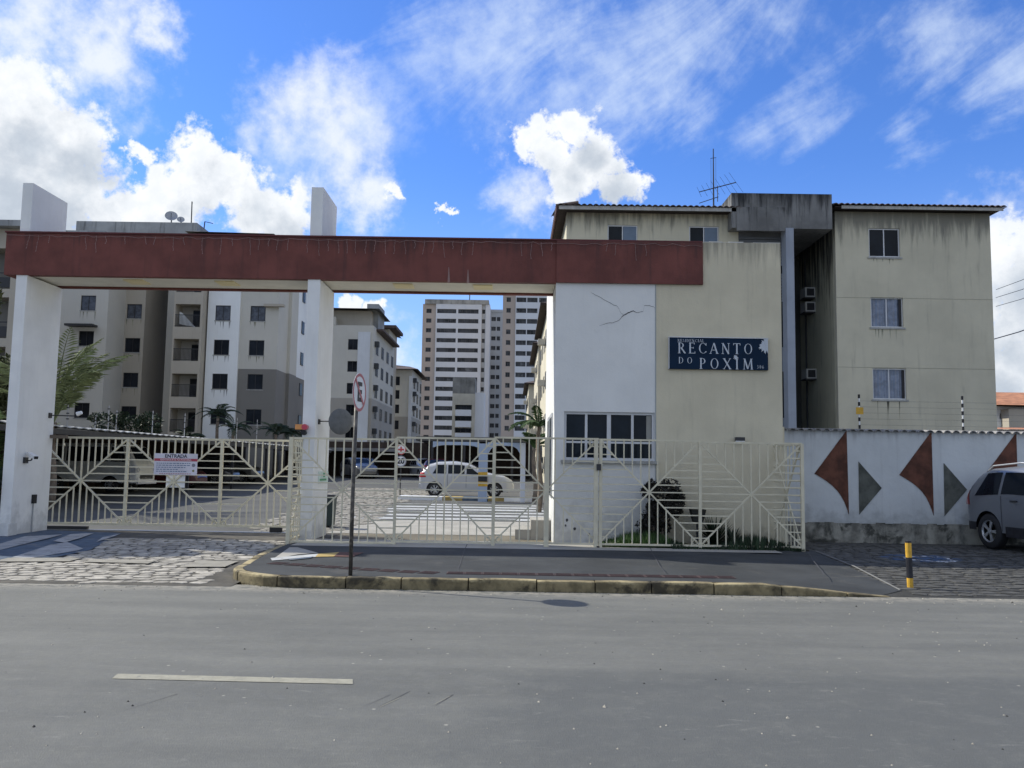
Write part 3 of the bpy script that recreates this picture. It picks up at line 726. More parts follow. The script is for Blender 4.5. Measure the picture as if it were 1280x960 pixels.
# window: four leaves
fr = MB(); tt = .05; dd = YP+.06
fr.box(wl, wr, dd, dd+.06, wb_, wb_+tt).box(wl, wr, dd, dd+.06, wt_-tt, wt_)
W4 = [wl, at(733, 540, YP).x, at(761.5, 540, YP).x, at(791, 540, YP).x, wr]
for i, xx in enumerate(W4):
    h_ = tt*(.5 if i not in (2,) else .8); xx = min(max(xx, wl+h_), wr-h_); fr.box(xx-h_, xx+h_, dd+.001, dd+.059, wb_+tt, wt_-tt)
zm = at(760, 553, YP).z
fr.box(wl, wr, dd+.004, dd+.05, zm-.02, zm+.02)
wo_ = fr.build('window', ALU, gh)
for i in range(4): MB().quad((W4[i]+.02, dd+.035, wb_+tt), (W4[i+1]-.02, dd+.035, wb_+tt), (W4[i+1]-.02, dd+.035, wt_-tt), (W4[i]+.02, dd+.035, wt_-tt)).build('pane', GLASS, wo_, fix=False)
b = MB(); x0, x1 = W4[3]+.28, wr-.06
for i in range(10):
    xa = x0+(x1-x0)*i/10; xb = x0+(x1-x0)*(i+1)/10
    b.quad((xa, dd+.028+.006*(i % 2), zm+.04), (xb, dd+.028+.006*((i+1) % 2), zm+.04), (xb, dd+.028+.006*((i+1) % 2), wt_-.06), (xa, dd+.028+.006*(i % 2), wt_-.06))
b.build('curtain', mat('pale_curtain', (.30, .30, .27), coat=.5), wo_, fix=False)
MB().box(wl-.06, wr+.06, YP-.07, YP+.06, wb_-.06, wb_-.002).build('sill', SILL, wo_)
# side windows on the sunlit left face (tall narrow)
for (ya, yb_) in ((YP+.8, YP+1.9), (YP+2.3, YP+3.1)):
    b = MB().box(XW-.025, XW-.001, ya, yb_, 1.0, 2.75); o = b.build('window', ALU, gh)
    MB().quad((XW-.028, ya+.08, 1.08), (XW-.028, yb_-.08, 1.08), (XW-.028, yb_-.08, 2.67), (XW-.028, ya+.08, 2.67)).build('pane', GLASSF, o, fix=False)
# edge trim between white and beige, roofline drip
MB().box(XE-.02, XE+.003, YP-.006, YP+.02, .05, ZB-.002).build('edge_trim', mat('grey_edge', (.33,.35,.34)), gh)
# cracks
def crack(pxs, wds, name='crack'):
    b = MB(); P_ = [at(x, y, YP-.0045) for x, y in pxs]
    fine = []
    for i in range(len(P_)-1):
        for j in range(4):
            t_ = j/4; q = P_[i].lerp(P_[i+1], t_); q.z += random.uniform(-.006, .006); fine.append((q, wds[i]*(1-t_)+wds[i+1]*t_))
    fine.append((P_[-1], wds[-1]))
    for (a, wa), (c, wc) in zip(fine, fine[1:]): b.quad((a.x, a.y, a.z-wa), (c.x, c.y, c.z-wc), (c.x, c.y, c.z+wc), (a.x, a.y, a.z+wa))
    b.build(name, CRACKM, gh, fix=False)
crack([(738, 365), (745, 369), (758, 376), (767, 381), (772, 383), (776, 391), (780, 394)], [.001, .004, .004, .004, .003, .003, .003])
crack([(749, 407), (756, 405), (760, 403.5), (767, 403.5), (774, 400), (778, 395), (785, 391), (792, 388.5), (796, 391), (804, 389.5), (805.5, 382), (811, 382), (817, 383.5), (820, 387)], [.001, .003, .004, .004, .004, .009, .012, .008, .004, .003, .003, .004, .003, .002])
# bottom chipped holes
for px, py, s_ in ((708.5, 650, .03), (707, 657, .022), (718.5, 661, .035), (736, 668, .03)):
    c = at(px, py, YP-.005); b = MB()
    b.add([(c.x+s_*math.cos(a)*random.uniform(.6, 1), c.y, c.z+s_*1.3*math.sin(a)*random.uniform(.6, 1)) for a in [i*math.pi/4 for i in range(8)]], [tuple(range(8))])
    b.build('chipped_plaster', CRACKM, gh, fix=False)
# steps / planter boxes left of gatehouse
st = thing('entrance_steps', 'low pale concrete steps against the left side of the gatehouse', 'steps', (XW-.3, 18.6, .12))
MB().box(XW-.42, XW-.005, 18.4, 19.6, .1, .52).build('step', APRON, st)
MB().box(XW-.75, XW-.425, 18.4, 19.6, .1, .32).build('step', APRON, st)

# ------------------------------------------------------------------ the sign with its serif lettering
sg = thing('name_sign', 'navy blue residence name board with silver serif lettering on the beige wall', 'sign', (0, 0, 0))
s0 = at(836.5, 421.5, YP-.06); s1 = at(960, 463.5, YP-.06)
SX0, SX1, SZ1, SZ0 = s0.x, s1.x, s0.z-.006, s1.z+.01
sg.location = ((SX0+SX1)/2, YP, SZ0); WL[sg.name] = Vector(sg.location)
MB().box(SX0, SX1, YP-.075, YP-.006, SZ0, SZ1).build('board', NAVY, sg)
MB().box(SX0-.01, SX1+.01, YP-.085, YP-.005, SZ1+.001, SZ1+.018).build('top_edge', ALU, sg)
MB().box(SX0-.012, SX0-.001, YP-.085, YP-.005, SZ0, SZ1).build('side_edge', ALU, sg)
def strokes(ch):
    """serif capitals on a 1-high grid: bars (x0,y0,x1,y1,w) and arcs (cx,cy,rx,ry,a0,a1)"""
    T, t_ = .13, .055
    S = lambda x, y, w=.26: ('b', x-w/2, y, x+w/2, y, .04)
    def stem(x, w=T): return ('b', x, 0, x, 1, w)
    d = {
     'R': (.72, [stem(.16), S(.16, .02), S(.16, .98), ('a', .3, .74, .27, .24, -90, 90), ('b', .16, .97, .32, .97, t_), ('b', .16, .5, .32, .5, t_), ('b', .34, .5, .68, .02, T), S(.68, .02, .16)]),
     'E': (.62, [stem(.16), S(.16, .02), ('b', .06, .975, .56, .975, .05), ('b', .06, .025, .6, .025, .05), ('b', .16, .52, .46, .52, .05), ('b', .55, .84, .55, 1, .05), ('b', .6, 0, .6, .18, .05), ('b', .46, .44, .46, .6, .045)]),
     'C': (.78, [('a', .46, .5, .38, .49, 40, 320), ('b', .74, .74, .74, .98, .05), ('b', .74, .12, .74, .24, .045)]),
     'A': (.78, [('b', .08, .02, .39, 1, t_), ('b', .39, 1, .7, .02, T), ('b', .2, .34, .58, .34, .05), S(.08, .02, .22), S(.7, .02, .26)]),
     'N': (.84, [('b', .16, 0, .16, 1, t_), ('b', .16, 1, .7, 0, T), ('b', .7, 0, .7, 1, t_), S(.16, .02, .22), S(.13, .98, .2), S(.7, .98, .22)]),
     'T': (.68, [stem(.34), ('b', .04, .975, .64, .975, .05), ('b', .04, .82, .04, 1, .05), ('b', .64, .82, .64, 1, .05), S(.34, .02)]),
     'O': (.86, [('a', .43, .5, .36, .49, 0, 360)]),
     'D': (.82, [stem(.16), ('a', .3, .5, .44, .475, -90, 90), ('b', .06, .975, .32, .975, .05), ('b', .06, .025, .32, .025, .05)]),
     'P': (.64, [stem(.16), S(.16, .02), ('a', .28, .72, .29, .26, -90, 90), ('b', .06, .975, .3, .975, t_), ('b', .16, .46, .3, .46, t_)]),
     'X': (.78, [('b', .1, 1, .68, 0, T), ('b', .68, 1, .1, 0, t_), S(.12, .98, .24), S(.66, .98, .2), S(.1, .02, .2), S(.68, .02, .24)]),
     'I': (.36, [stem(.18), S(.18, .02), S(.18, .98)]),
     'M': (.98, [('b', .14, 0, .18, 1, t_), ('b', .18, 1, .48, .05, T), ('b', .48, .05, .78, 1, t_), ('b', .78, 1, .84, 0, T), S(.14, .02, .2), S(.84, .02, .24), S(.15, .98, .18), S(.82, .98, .18)]),
     'S': (.56, [('a', .28, .73, .2, .25, 30, 270), ('a', .28, .26, .21, .25, -150, 90)]),
     'L': (.58, [stem(.16), S(.16, .98), ('b', .06, .025, .55, .025, .05), ('b', .55, 0, .55, .2, .05)]),
     '3': (.52, [('a', .24, .75, .18, .23, -90, 150), ('a', .24, .27, .21, .26, -150, 90)]),
     '0': (.54, [('a', .27, .5, .21, .48, 0, 360)]),
     '6': (.54, [('a', .27, .3, .2, .28, 0, 360), ('a', .42, .4, .35, .6, 100, 190)]),
    }
    return d[ch]
def glyph(ch, x, z, h, bld, y):
    wd, st_ = strokes(ch); sx = h
    lay = 0
    for q in st_:
        yy_ = y-.0004*lay; lay += 1
        if q[0] == 'b':
            _, x0, y0, x1, y1, w_ = q; dx, dy = x1-x0, y1-y0; L = math.hypot(dx, dy); nx, ny = -dy/L*w_/2, dx/L*w_/2
            pts = [(x0+nx, y0+ny), (x0-nx, y0-ny), (x1-nx, y1-ny), (x1+nx, y1+ny)]
            bld.prism([(x+a*sx, z+c*h) for a, c in pts], lambda a, c, d: (a, d, c), yy_, y+.012)
        else:
            _, cx, cy_, rx, ry, a0, a1 = q; n = 14; out = []; inn = []
            for i in range(n+1):
                a = R(a0+(a1-a0)*i/n); tk = .028+.045*abs(math.cos(a))
                out.append((cx+rx*math.cos(a), cy_+ry*math.sin(a))); inn.append((cx+(rx-tk*1.5)*math.cos(a), cy_+(ry-tk*.9)*math.sin(a)))
            for i in range(n):
                pts = [out[i], out[i+1], inn[i+1], inn[i]]
                bld.prism([(x+a_*sx, z+c_*h) for a_, c_ in pts], lambda a, c, d: (a, d, c), yy_, y+.012)
    return wd*sx
def sign_text(s_, px0, px1, py0, py1, yv):
    a = at(px0, py1, YP-.08); c = at(px1, py0, YP-.08); h = c.z-a.z; wtot = sum(strokes(q)[0] for q in s_)*h
    gap = ((c.x-a.x)-wtot)/max(1, len(s_)-1); x = a.x
    for q in s_:
        b = MB(); wd = glyph(q, x, a.z, h, b, YP-.083); b.build('letter', LETTER, sg); x += wd+gap
sign_text('RESIDENCIAL', 847, 880, 424.2, 427.4, 0)
sign_text('RECANTO', 847, 941, 429.5, 441.5, 0)
sign_text('DO', 848, 865.5, 446.5, 454.2, 0)
sign_text('POXIM', 874, 941.5, 448.5, 461, 0)
sign_text('306', 946, 955, 456.5, 460.8, 0)
# palm emblem: little palm over the I, big frond at the right edge
def frond_shape(cx, cz, r, n, seed, a0=0, a1=360):
    rnd = random.Random(seed); b = MB()
    for i in range(n):
        a = R(a0+(a1-a0)*i/n+rnd.uniform(-8, 8)); L = r*rnd.uniform(.75, 1.08); wv = r*.17
        d = Vector((math.cos(a), math.sin(a))); nrm = Vector((-d.y, d.x)); c_ = Vector((cx, cz))
        pts = [c_, c_+d*L*.45+nrm*wv, c_+d*L+Vector((0, -.12*r)), c_+d*L*.5-nrm*wv]
        b.prism([(p.x, p.y) for p in pts], lambda u, v, q: (u, q, v), YP-.0832-.0003*i, YP-.076)
    return b
c = at(919.5, 446.5, YP-.08); frond_shape(c.x, c.z, .062, 9, 1).build('palm_emblem', LETTER, sg)
b = frond_shape(SX1-.045, at(950, 432, YP-.08).z, .15, 15, 3, 95, 275)
b.build('palm_leaf_emblem', LETTER, sg)
MB().prism([(SX1-.085, SZ1-.005), (SX1-.001, SZ1-.003), (SX1-.001, SZ1-.30), (SX1-.02, SZ1-.26), (SX1-.05, SZ1-.14)], lambda u, v, q: (u, q, v), YP-.089, YP-.076).build('palm_leaf_emblem', LETTER, sg)
# floodlight
c = at(923, 549, YP)
fl = thing('floodlight', 'small black floodlight fixed on the beige wall below the name board', 'lamp', c)
MB().box(c.x-.09, c.x+.09, YP-.16, YP-.07, c.z-.035, c.z+.035).build('lamp_head', DARKMET, fl)
MB().box(c.x-.085, c.x+.085, YP-.155, YP-.08, c.z-.052, c.z-.036).build('lens', WHP, fl)
MB().box(c.x-.02, c.x+.02, YP-.07, YP-.003, c.z-.02, c.z+.02).build('bracket', DARKMET, fl)

# ------------------------------------------------------------------ gates and fences (star pattern)
def star_module(par, P0, ang, wd, z0, z1, nv, nh, m, t=.022):
    """one bay: diagonals crossing in the middle, upright bars above and below, level bars left and right"""
    U = unit(m); ca, sa = math.cos(ang), math.sin(ang); h = z1-z0
    def bar(u0, v0, u1, v1, w_, dpt_, nm='bar', off=0.):
        L = math.hypot(u1-u0, v1-v0); th = math.atan2(v1-v0, u1-u0); uc, vc = (u0+u1)/2, (v0+v1)/2
        mt = TR(P0[0]+uc*ca-off*sa, P0[1]+uc*sa+off*ca, z0+vc) @ RZ(ang) @ RY(-th) @ SC(L, dpt_, w_)
        inst(U, nm, par, mt)
    bar(0, 0, wd, h, t*1.3, t*1.1, 'diagonal_bar'); bar(0, h, wd, 0, t*1.3, t*1.1, 'diagonal_bar', .003)
    for i in range(1, nv):
        u = wd*i/nv; k_ = min(u, wd-u)/wd*h
        if i*2 == nv: bar(u, 0, u, h, t*1.2, t, 'bar', -.002); continue
        bar(u, 0, u, k_, t, t*.8, 'bar'); bar(u, h-k_, u, h, t, t*.8, 'bar')
    for j in range(1, nh):
        v = h*j/nh; k_ = min(v, h-v)/h*wd
        if j*2 == nh: bar(0, v, wd, v, t, t*.8, 'rail', .002); continue
        if k_ < .03: continue
        bar(0, v, k_, v, t, t*.8, 'bar'); bar(wd-k_, v, wd, v, t, t*.8, 'bar')
def rail(par, P0, ang, wd, z, m, t=.035):
    inst(unit(m), 'rail', par, TR(P0[0]+wd/2*math.cos(ang), P0[1]+wd/2*math.sin(ang), z) @ RZ(ang) @ SC(wd, t, t))
def post(par, x, y, z0, z1, m, t=.06): inst(unit(m), 'post', par, TR(x, y, (z0+z1)/2) @ SC(t, t, z1-z0))
def scrolls(par, x, y, z, m, s_=1):
    b = MB()
    for d in (-1, 1):
        c_ = (x+d*.10, z+.05*s_)
        b.tube([(c_[0]+.045*math.cos(a), y, c_[1]+.045*math.sin(a)) for a in [k_*math.pi/4 for k_ in range(9)]], .008, 5)
    b.build('scroll', m, par)
YFN = 16.5
FX = [at(x, 620, YFN).x for x in (362, 494, 617, 748, 875, 1003)]
zb = [.17, .20, .21, .21, .21]; ZTOP = [2.10, 2.14, 2.17, 2.16, 2.14]
fa = thing('steel_fence', 'long cream star-pattern steel fence left of the walk-through gate', 'fence', (FX[0], YFN, .15))
fg = thing('pedestrian_gate', 'cream walk-through gate with a black lock box before the gatehouse window', 'gate', (FX[2], YFN, .15))
fb = thing('steel_fence', 'cream star-pattern steel fence before the dark bushes, right of the walk-through gate', 'fence', (FX[4], YFN, .15))
mid = (FX[2]+FX[3])/2
for i in range(5):
    P0 = (FX[i], YFN)
    if i == 2: continue
    par = fa if i < 2 else fb
    star_module(par, P0, 0, FX[i+1]-FX[i], zb[i], ZTOP[i], 12, 14, CREAM)
    rail(par, P0, 0, FX[i+1]-FX[i], zb[i], CREAM); rail(par, P0, 0, FX[i+1]-FX[i], ZTOP[i], CREAM)
# the bay shared by fence and walk-through gate: left half belongs to the fence, right half to the gate
def half(par, side):
    U = unit(CREAM); wd = FX[3]-FX[2]; z0, z1 = zb[2], ZTOP[2]; h = z1-z0; t = .022
    def bar(u0, v0, u1, v1, w_, nm='bar', off=0.):
        L = math.hypot(u1-u0, v1-v0); th = math.atan2(v1-v0, u1-u0)
        inst(U, nm, par, TR(FX[2]+(u0+u1)/2, YFN+off, z0+(v0+v1)/2) @ RY(-th) @ SC(L, t*.9, w_))
    e = 0 if side < 0 else wd; c_ = wd/2
    bar(e, 0, c_, h/2, t*1.3, 'diagonal_bar', .002); bar(e, h, c_, h/2, t*1.3, 'diagonal_bar', .003)
    for i in range(1, 6):
        u = wd*i/12; k_ = u/wd*h; u = u if side < 0 else wd-u
        bar(u, 0, u, k_, t); bar(u, h-k_, u, h, t)
    for j in range(1, 14):
        v = h*j/14; k_ = min(v, h-v)/h*wd
        if k_ > .03: bar(e, v, e+(k_ if side < 0 else -k_), v, t)
    a, c2 = (FX[2], mid) if side < 0 else (mid, FX[3])
    rail(par, (a, YFN), 0, c2-a, z0, CREAM); rail(par, (a, YFN), 0, c2-a, z1, CREAM)
half(fa, -1); half(fg, 1)
post(fa, FX[0], YFN, .06, 2.12, CREAM, .075); post(fa, FX[1], YFN, .15, 2.13, CREAM, .05); post(fa, FX[2], YFN, .15, 2.16, CREAM, .06)
post(fg, mid+.01, YFN-.01, .14, 2.18, CREAM, .09); post(fg, FX[3]-.05, YFN-.01, .14, 2.18, CREAM, .075)
post(fb, FX[3]+.04, YFN, .14, 2.17, CREAM, .06); post(fb, FX[4], YFN, .15, 2.15, CREAM, .055); post(fb, FX[5], YFN, .12, 2.14, CREAM, .06)
c = at(748, 584, YFN); MB().box(c.x-.04, c.x+.04, YFN-.09, YFN+.0, c.z-.06, c.z+.06).build('lock_box', DARKMET, fg)
MB().box(c.x-.03, c.x+.02, YFN-.06, YFN+.01, .10, .18).build('drop_bolt', DARKMET, fg)
for x_, pr in ((FX[1], fa), (FX[2], fa), (FX[4], fb)): scrolls(pr, x_, YFN-.012, .22, CREAM)
scrolls(fg, FX[3]-.05, YFN-.02, 2.05, CREAM)
# return fences
rf = thing('steel_fence', 'narrow cream side fence from the front corner back to the middle pillar', 'fence', (FX[0]-.0, YFN, .1))
star_module(rf, (FX[0]+.01, YFN+.05), R(90), 1.2, .2, 2.10, 8, 14, CREAM); star_module(rf, (FX[0]+.01, YFN+1.25), R(90), 1.1, .2, 2.10, 8, 14, CREAM)
for z_ in (.2, 2.10): rail(rf, (FX[0]+.01, YFN+.04), R(90), 2.3, z_, CREAM)
rg = thing('steel_fence', 'short cream side fence turning back at the right end of the front fence', 'fence', (FX[5], YFN, .1))
star_module(rg, (FX[5]-.01, YFN+.05), R(90+20), .85, .2, 2.12, 8, 14, CREAM)
for z_ in (.2, 2.12): rail(rg, (FX[5]-.01, YFN+.04), R(110), .9, z_, CREAM)
# sliding gate
YG = 19.0
GXs = [at(x, 600, YG).x for x in (44, 158, 276, 394)]
sg_ = thing('sliding_gate', 'wide cream star-pattern sliding gate closing the driveway, with a white notice board on it', 'gate', (GXs[1], YG, .12))
gz0, gz1 = at(200, 656, YG).z, at(200, 548.5, YG).z
for i in range(3):
    star_module(sg_, (GXs[i], YG), 0, GXs[i+1]-GXs[i], gz0, gz1, 14, 12, CREAM, .026)
    rail(sg_, (GXs[i], YG), 0, GXs[i+1]-GXs[i], gz0, CREAM, .05); rail(sg_, (GXs[i], YG), 0, GXs[i+1]-GXs[i], gz1, CREAM, .045)
for x_ in GXs: post(sg_, x_, YG, gz0, gz1, CREAM, .06)
for x_ in GXs[1:3]: scrolls(sg_, x_, YG-.02, gz0+.02, CREAM)
c = at(345, 661, YG); MB().box(c.x-.13, c.x+.13, YG-.04, YG+.04, .14, .24).build('roller', BLK, sg_)
c = at(90, 658, YG); MB().box(c.x-.6, c.x+.35, YG-.06, YG+.03, .14, .2).build('drive_rack', DARKMET, sg_)
struct(MB().box(GXs[0]-.3, GXs[3], YG-.09, YG+.09, .10, .135).build('gate_track', GREYMET))
a = at(219, 606, YG); MB().box(a.x-.21, a.x+.2, YG+.018, YG+.024, at(219, 609.5, YG).z, at(219, 594, YG).z).build('backing_plate', WHP, sg_)
# notice board
na, nb = at(193.5, 566.5, YG-.03), at(246, 594, YG-.03)
nt = thing('notice_board', 'white ENTRADA notice board with red band wired to the sliding gate', 'sign', ((na.x+nb.x)/2, YG, nb.z))
MB().box(na.x, nb.x, YG-.035, YG-.028, nb.z, na.z).build('board', mat('notice_white', (.62, .60, .66), rough=.4, bump=0), nt)
hh = na.z-nb.z; cx = (na.x+nb.x)/2; ww = nb.x-na.x
MB().box(na.x, nb.x, YG-.0365, YG-.035, na.z-hh*.36, na.z-hh*.235).build('red_band', mat('notice_red', (.42, .06, .09), rough=.4, bump=0), nt)
NTXT = mat('notice_ink', (.03, .035, .05), bump=0)
def put_text(s_, size, m_, x, y, z, par, ang=0., nm='lettering', bold=0.):
    me = text_mesh(s_, size, m_, nm, bold); return inst(me, nm, par, TR(x, y, z) @ RZ(ang) @ RX(R(90)))
put_text('ENTRADA', hh*.23, NTXT, cx, YG-.038, na.z-hh*.13, nt, bold=.002)
put_text('IDENTIFIQUE-SE NA PORTARIA', hh*.105, WHP, cx, YG-.039, na.z-hh*.30, nt)
b = MB(); rnd = random.Random(4)
for i in range(5):
    x = na.x+.05; zz = na.z-hh*(.46+.095*i)
    while x < na.x+ww*(.82, .8, .7, .55, .76)[i]:
        L = rnd.uniform(.02, .07); b.box(x, x+L, YG-.0365, YG-.035, zz-.008, zz+.008); x += L+.015
b.build('small_print', mat('notice_small_ink', (.10, .16, .26), bump=0), nt)
b = MB(); x = na.x+.12
while x < nb.x-.12: b.box(x, x+.035, YG-.0365, YG-.035, nb.z+.02, nb.z+.032); x += .05
b.build('small_print', mat('notice_red_ink', (.40, .12, .14), bump=0), nt)
b = MB().lathe([(.001, -.0372), (.038, -.0372), (.038, -.035)], 16, (nb.x-.08, YG, na.z-hh*.54), 'y').build('round_mark', mat('notice_grey', (.2,.2,.24), bump=0), nt)
b = MB().lathe([(.001, -.0372), (.028, -.0372), (.028, -.035)], 5, (nb.x-.08, YG, na.z-hh*.8), 'y').build('star_mark', mat('notice_olive', (.2,.2,.08), bump=0), nt)

# ------------------------------------------------------------------ fittings on the pillars
def sideY(px, py, X): return YP*X/at(px, py, YP).x
def camera_unit(c, label):
    t = thing('security_camera', label, 'security camera', c)
    x, y, z = c
    MB().box(x+.001, x+.045, y-.06, y+.06, z-.13, z-.01).build('wall_mount', DARKMET, t)
    MB().tube([(x+.04, y, z-.08), (x+.13, y, z-.07), (x+.16, y, z-.02)], .014, 6).build('arm', DARKMET, t)
    b = MB(); m_ = TR(x+.16, y-.02, z+.03) @ RZ(R(-32)) @ RY(R(16))
    bb = MB().box(-.14, .14, -.045, .045, -.035, .03); b.add([m_ @ Vector(v) for v in bb.v], bb.f); b.build('housing', WHP, t)
    b = MB(); bb = MB().box(.1405, .165, -.035, .035, -.03, .022); b.add([m_ @ Vector(v) for v in bb.v], bb.f); b.build('lens', BLK, t)
    return t
PX1 = at(34, 344, YP).x
c = at(31, 571, sideY(31, 571, PX1)); camera_unit(Vector((PX1, c.y, c.z)), 'white bullet security camera on the inner face of the left white pillar')
YA = sideY(62, 519, PX1); c = at(62, 519, YA)
ca_ = thing('arm_lamp', 'long black arm with a small white lamp head sticking out of the left pillar', 'lamp', (PX1, YA, c.z))
e = at(101, 518, YA)
MB().box(PX1+.001, PX1+.03, YA-.05, YA+.05, c.z-.06, c.z+.05).build('wall_plate', DARKMET, ca_)
MB().tube([(PX1+.01, YA, c.z), (e.x-.05, YA, c.z-.01)], .014, 6).build('arm', DARKMET, ca_)
MB().tube([(e.x-.08, YA, c.z+.03), (e.x+.02, YA, c.z+.07)], [.05, .035], 10).build('lamp_head', WHP, ca_)
c = at(53, 630, 17.5)
ic = thing('gate_intercom', 'black intercom handset box with conduit down the left pillar', 'intercom', (PX1, 18.2, 1.))
MB().box(PX1+.001, PX1+.06, 18.0, 18.1, .72, .9).build('box', BLK, ic); MB().tube([(PX1+.02, 18.05, .72), (PX1+.02, 18.05, .13)], .012, 6).build('conduit', GREYMET, ic)
c = at(66, 546, 18.6)
gb = thing('gate_guide', 'brown steel guide bracket between the left pillar and the sliding gate top', 'bracket', c)
MB().box(PX1+.0, PX1+.35, 18.55, 18.63, c.z-.03, c.z+.04).build('guide_bar', mat('rusty_steel', (.16,.13,.10), var=.3), gb)
MB().box(PX1+.1, PX1+.16, 18.63, 18.98, c.z-.02, c.z+.03).build('guide_arm', mat('rusty_steel', (.16,.13,.10)), gb)
# beacon on middle pillar
PX2 = at(385, 348, YP).x; PX2R = at(400.5, 348, YP).x
c = at(384, 534, YP)
be = thing('gate_beacon', 'orange and red gate warning beacon on the middle pillar', 'beacon', (PX2, YP, c.z))
MB().box(PX2-.12, PX2+.03, YP-.10, YP-.001, c.z-.05, c.z+.05).build('orange_lens', ORANGE, be)
MB().tube([(PX2+.07, YP-.13, c.z-.0), (PX2+.07, YP-.01, c.z-.0)], .058, 12).build('red_lens', mat('red_beacon', (.55,.03,.06), rough=.3, coat=.5), be)
MB().tube([(PX2+.05, YP-.12, c.z-.11), (PX2+.05, YP-.01, c.z-.11)], .05, 10).build('siren', BLK, be)
MB().box(PX2-.11, PX2+.0, YP-.08, YP-.002, c.z-.075, c.z-.051).build('mount', BLK, be)
# convex mirror seen from its back
c = at(426, 527, 17.6)
mi = thing('convex_mirror', 'round grey traffic mirror on a short black arm right of the middle pillar', 'mirror', c)
mt = TR(*c) @ RZ(R(38)) @ RX(R(90))
b = MB().lathe([(.001, .05), (.12, .045), (.2, .028), (.255, .0), (.265, -.008), (.262, -.02), (.001, -.03)], 28); b.v = [tuple(mt @ Vector(v)) for v in b.v]; b.build('mirror_disc', DULLGREY, mi, smooth=True)
MB().tube([(PX2R+.0, 17.6, c.z), tuple(c+Vector((-.02, -.06, 0)))], .012, 6).build('arm', DARKMET, mi)
MB().box(PX2R+.001, PX2R+.03, 17.55, 17.65, c.z-.06, c.z+.04).build('wall_plate', DARKMET, mi)
# green notice
c = at(400, 597, YP+.3); Y0n, Y1n = sideY(397.5, 597, PX2R), sideY(409.5, 597, PX2R)
gn = thing('green_notice', 'small pale notice with green print on the front of the middle pillar', 'sign', c)
MB().box(PX2R+.002, PX2R+.012, Y0n, Y1n, c.z-.12, c.z+.12).build('board', mat('pale_green_board', (.55,.66,.60), bump=0), gn)
L_ = Y1n-Y0n
MB().box(PX2R+.0125, PX2R+.015, Y0n+L_*.45, Y0n+L_*.65, c.z+.0, c.z+.09).build('green_print', GREENP, gn)
MB().box(PX2R+.0125, PX2R+.015, Y0n+L_*.12, Y0n+L_*.8, c.z-.07, c.z-.03).build('green_print', GREENP, gn)
# litter bin behind gate
c = gz(405, 636, .15)
bn = thing('litter_bin', 'dark green litter bin standing right of the middle pillar inside the yard', 'bin', (c.x, 20.5, .13))
bx = at(409, 610, 20.5).x
b = MB(); vv = []
for z_, s_ in ((.2, .17), (.85, .2)): vv += [(bx-s_, 20.5-s_, z_), (bx+s_, 20.5-s_, z_), (bx+s_, 20.5+s_, z_), (bx-s_, 20.5+s_, z_)]
b.add(vv, [(0,3,2,1),(4,5,6,7),(0,1,5,4),(1,2,6,5),(2,3,7,6),(3,0,4,7)]).build('body', mat('bin_green', (.02,.035,.035), rough=.5), bn)
MB().box(bx-.22, bx+.22, 20.28, 20.72, .851, .9).build('lid', BLK, bn); MB().box(bx-.1, bx+.1, 20.4, 20.6, .12, .2).build('foot', BLK, bn)

# ------------------------------------------------------------------ no-parking sign on the pavement
sb = gz(438, 719, .15)
ns = thing('road_sign', 'round red and white no-parking sign on a tall dark pole on the pavement island', 'road sign', sb)
zc = at(445, 490.5, sb.y).z
b = MB().tube([(sb.x, sb.y, .12), (sb.x-.004, sb.y, 1.2), (sb.x+.01, sb.y+.0, zc+.2)], .027, 10).build('pole', mat('weathered_pole', (.07, .065, .06), rough=.55, metal=.3, var=.4, sc=5, blotch=((.22,.20,.17), .6, 7., .5)), ns, smooth=True)
sa_ = R(80); RAD = .262
dm = TR(sb.x+.045, sb.y-.0, zc) @ RZ(sa_) @ RX(R(90))
def disc(r0, r1, d0, m_, nm, n=40, dz=0.):
    b = MB()
    if r0 < .001: b.add([(r1*math.cos(2*math.pi*i/n), r1*math.sin(2*math.pi*i/n), d0) for i in range(n)], [tuple(range(n))])
    else:
        b.add([(r_*math.cos(2*math.pi*i/n), r_*math.sin(2*math.pi*i/n), d0) for r_ in (r0, r1) for i in range(n)], [(i, (i+1) % n, n+(i+1) % n, n+i) for i in range(n)])
    b.v = [tuple(dm @ Vector(v)) for v in b.v]; return b.build(nm, m_, ns, fix=False)
b = MB().lathe([(.001, -.004), (RAD, -.004), (RAD, .0), (.001, .0)], 40); b.v = [tuple(dm @ Vector(v)) for v in b.v]; b.build('plate', WHP, ns)
PKR = mat('faded_sign_red', (.50, .16, .17), rough=.5, bump=0); PKB = mat('faded_sign_black', (.10, .09, .085), bump=0)
disc(RAD*.84, RAD*.995, .0015, PKR, 'red_ring')
me = text_mesh('E', .36, PKB, 'letter', .012); o = inst(me, 'letter', ns, dm @ TR(.0, -.005, .002))
b = MB(); bb = MB().box(-.225, .225, -.022, .022, .005, .006); rm = Matrix.Rotation(R(-45), 4, 'Z'); b.v = [tuple(dm @ rm @ Vector(v)) for v in bb.v]; b.f = bb.f; b.build('slash', PKR, ns)
MB().tube([(sb.x+.0, sb.y, zc+.1), tuple(dm @ Vector((0, .1, -.004)))], .012, 5).build('clamp', DARKMET, ns)
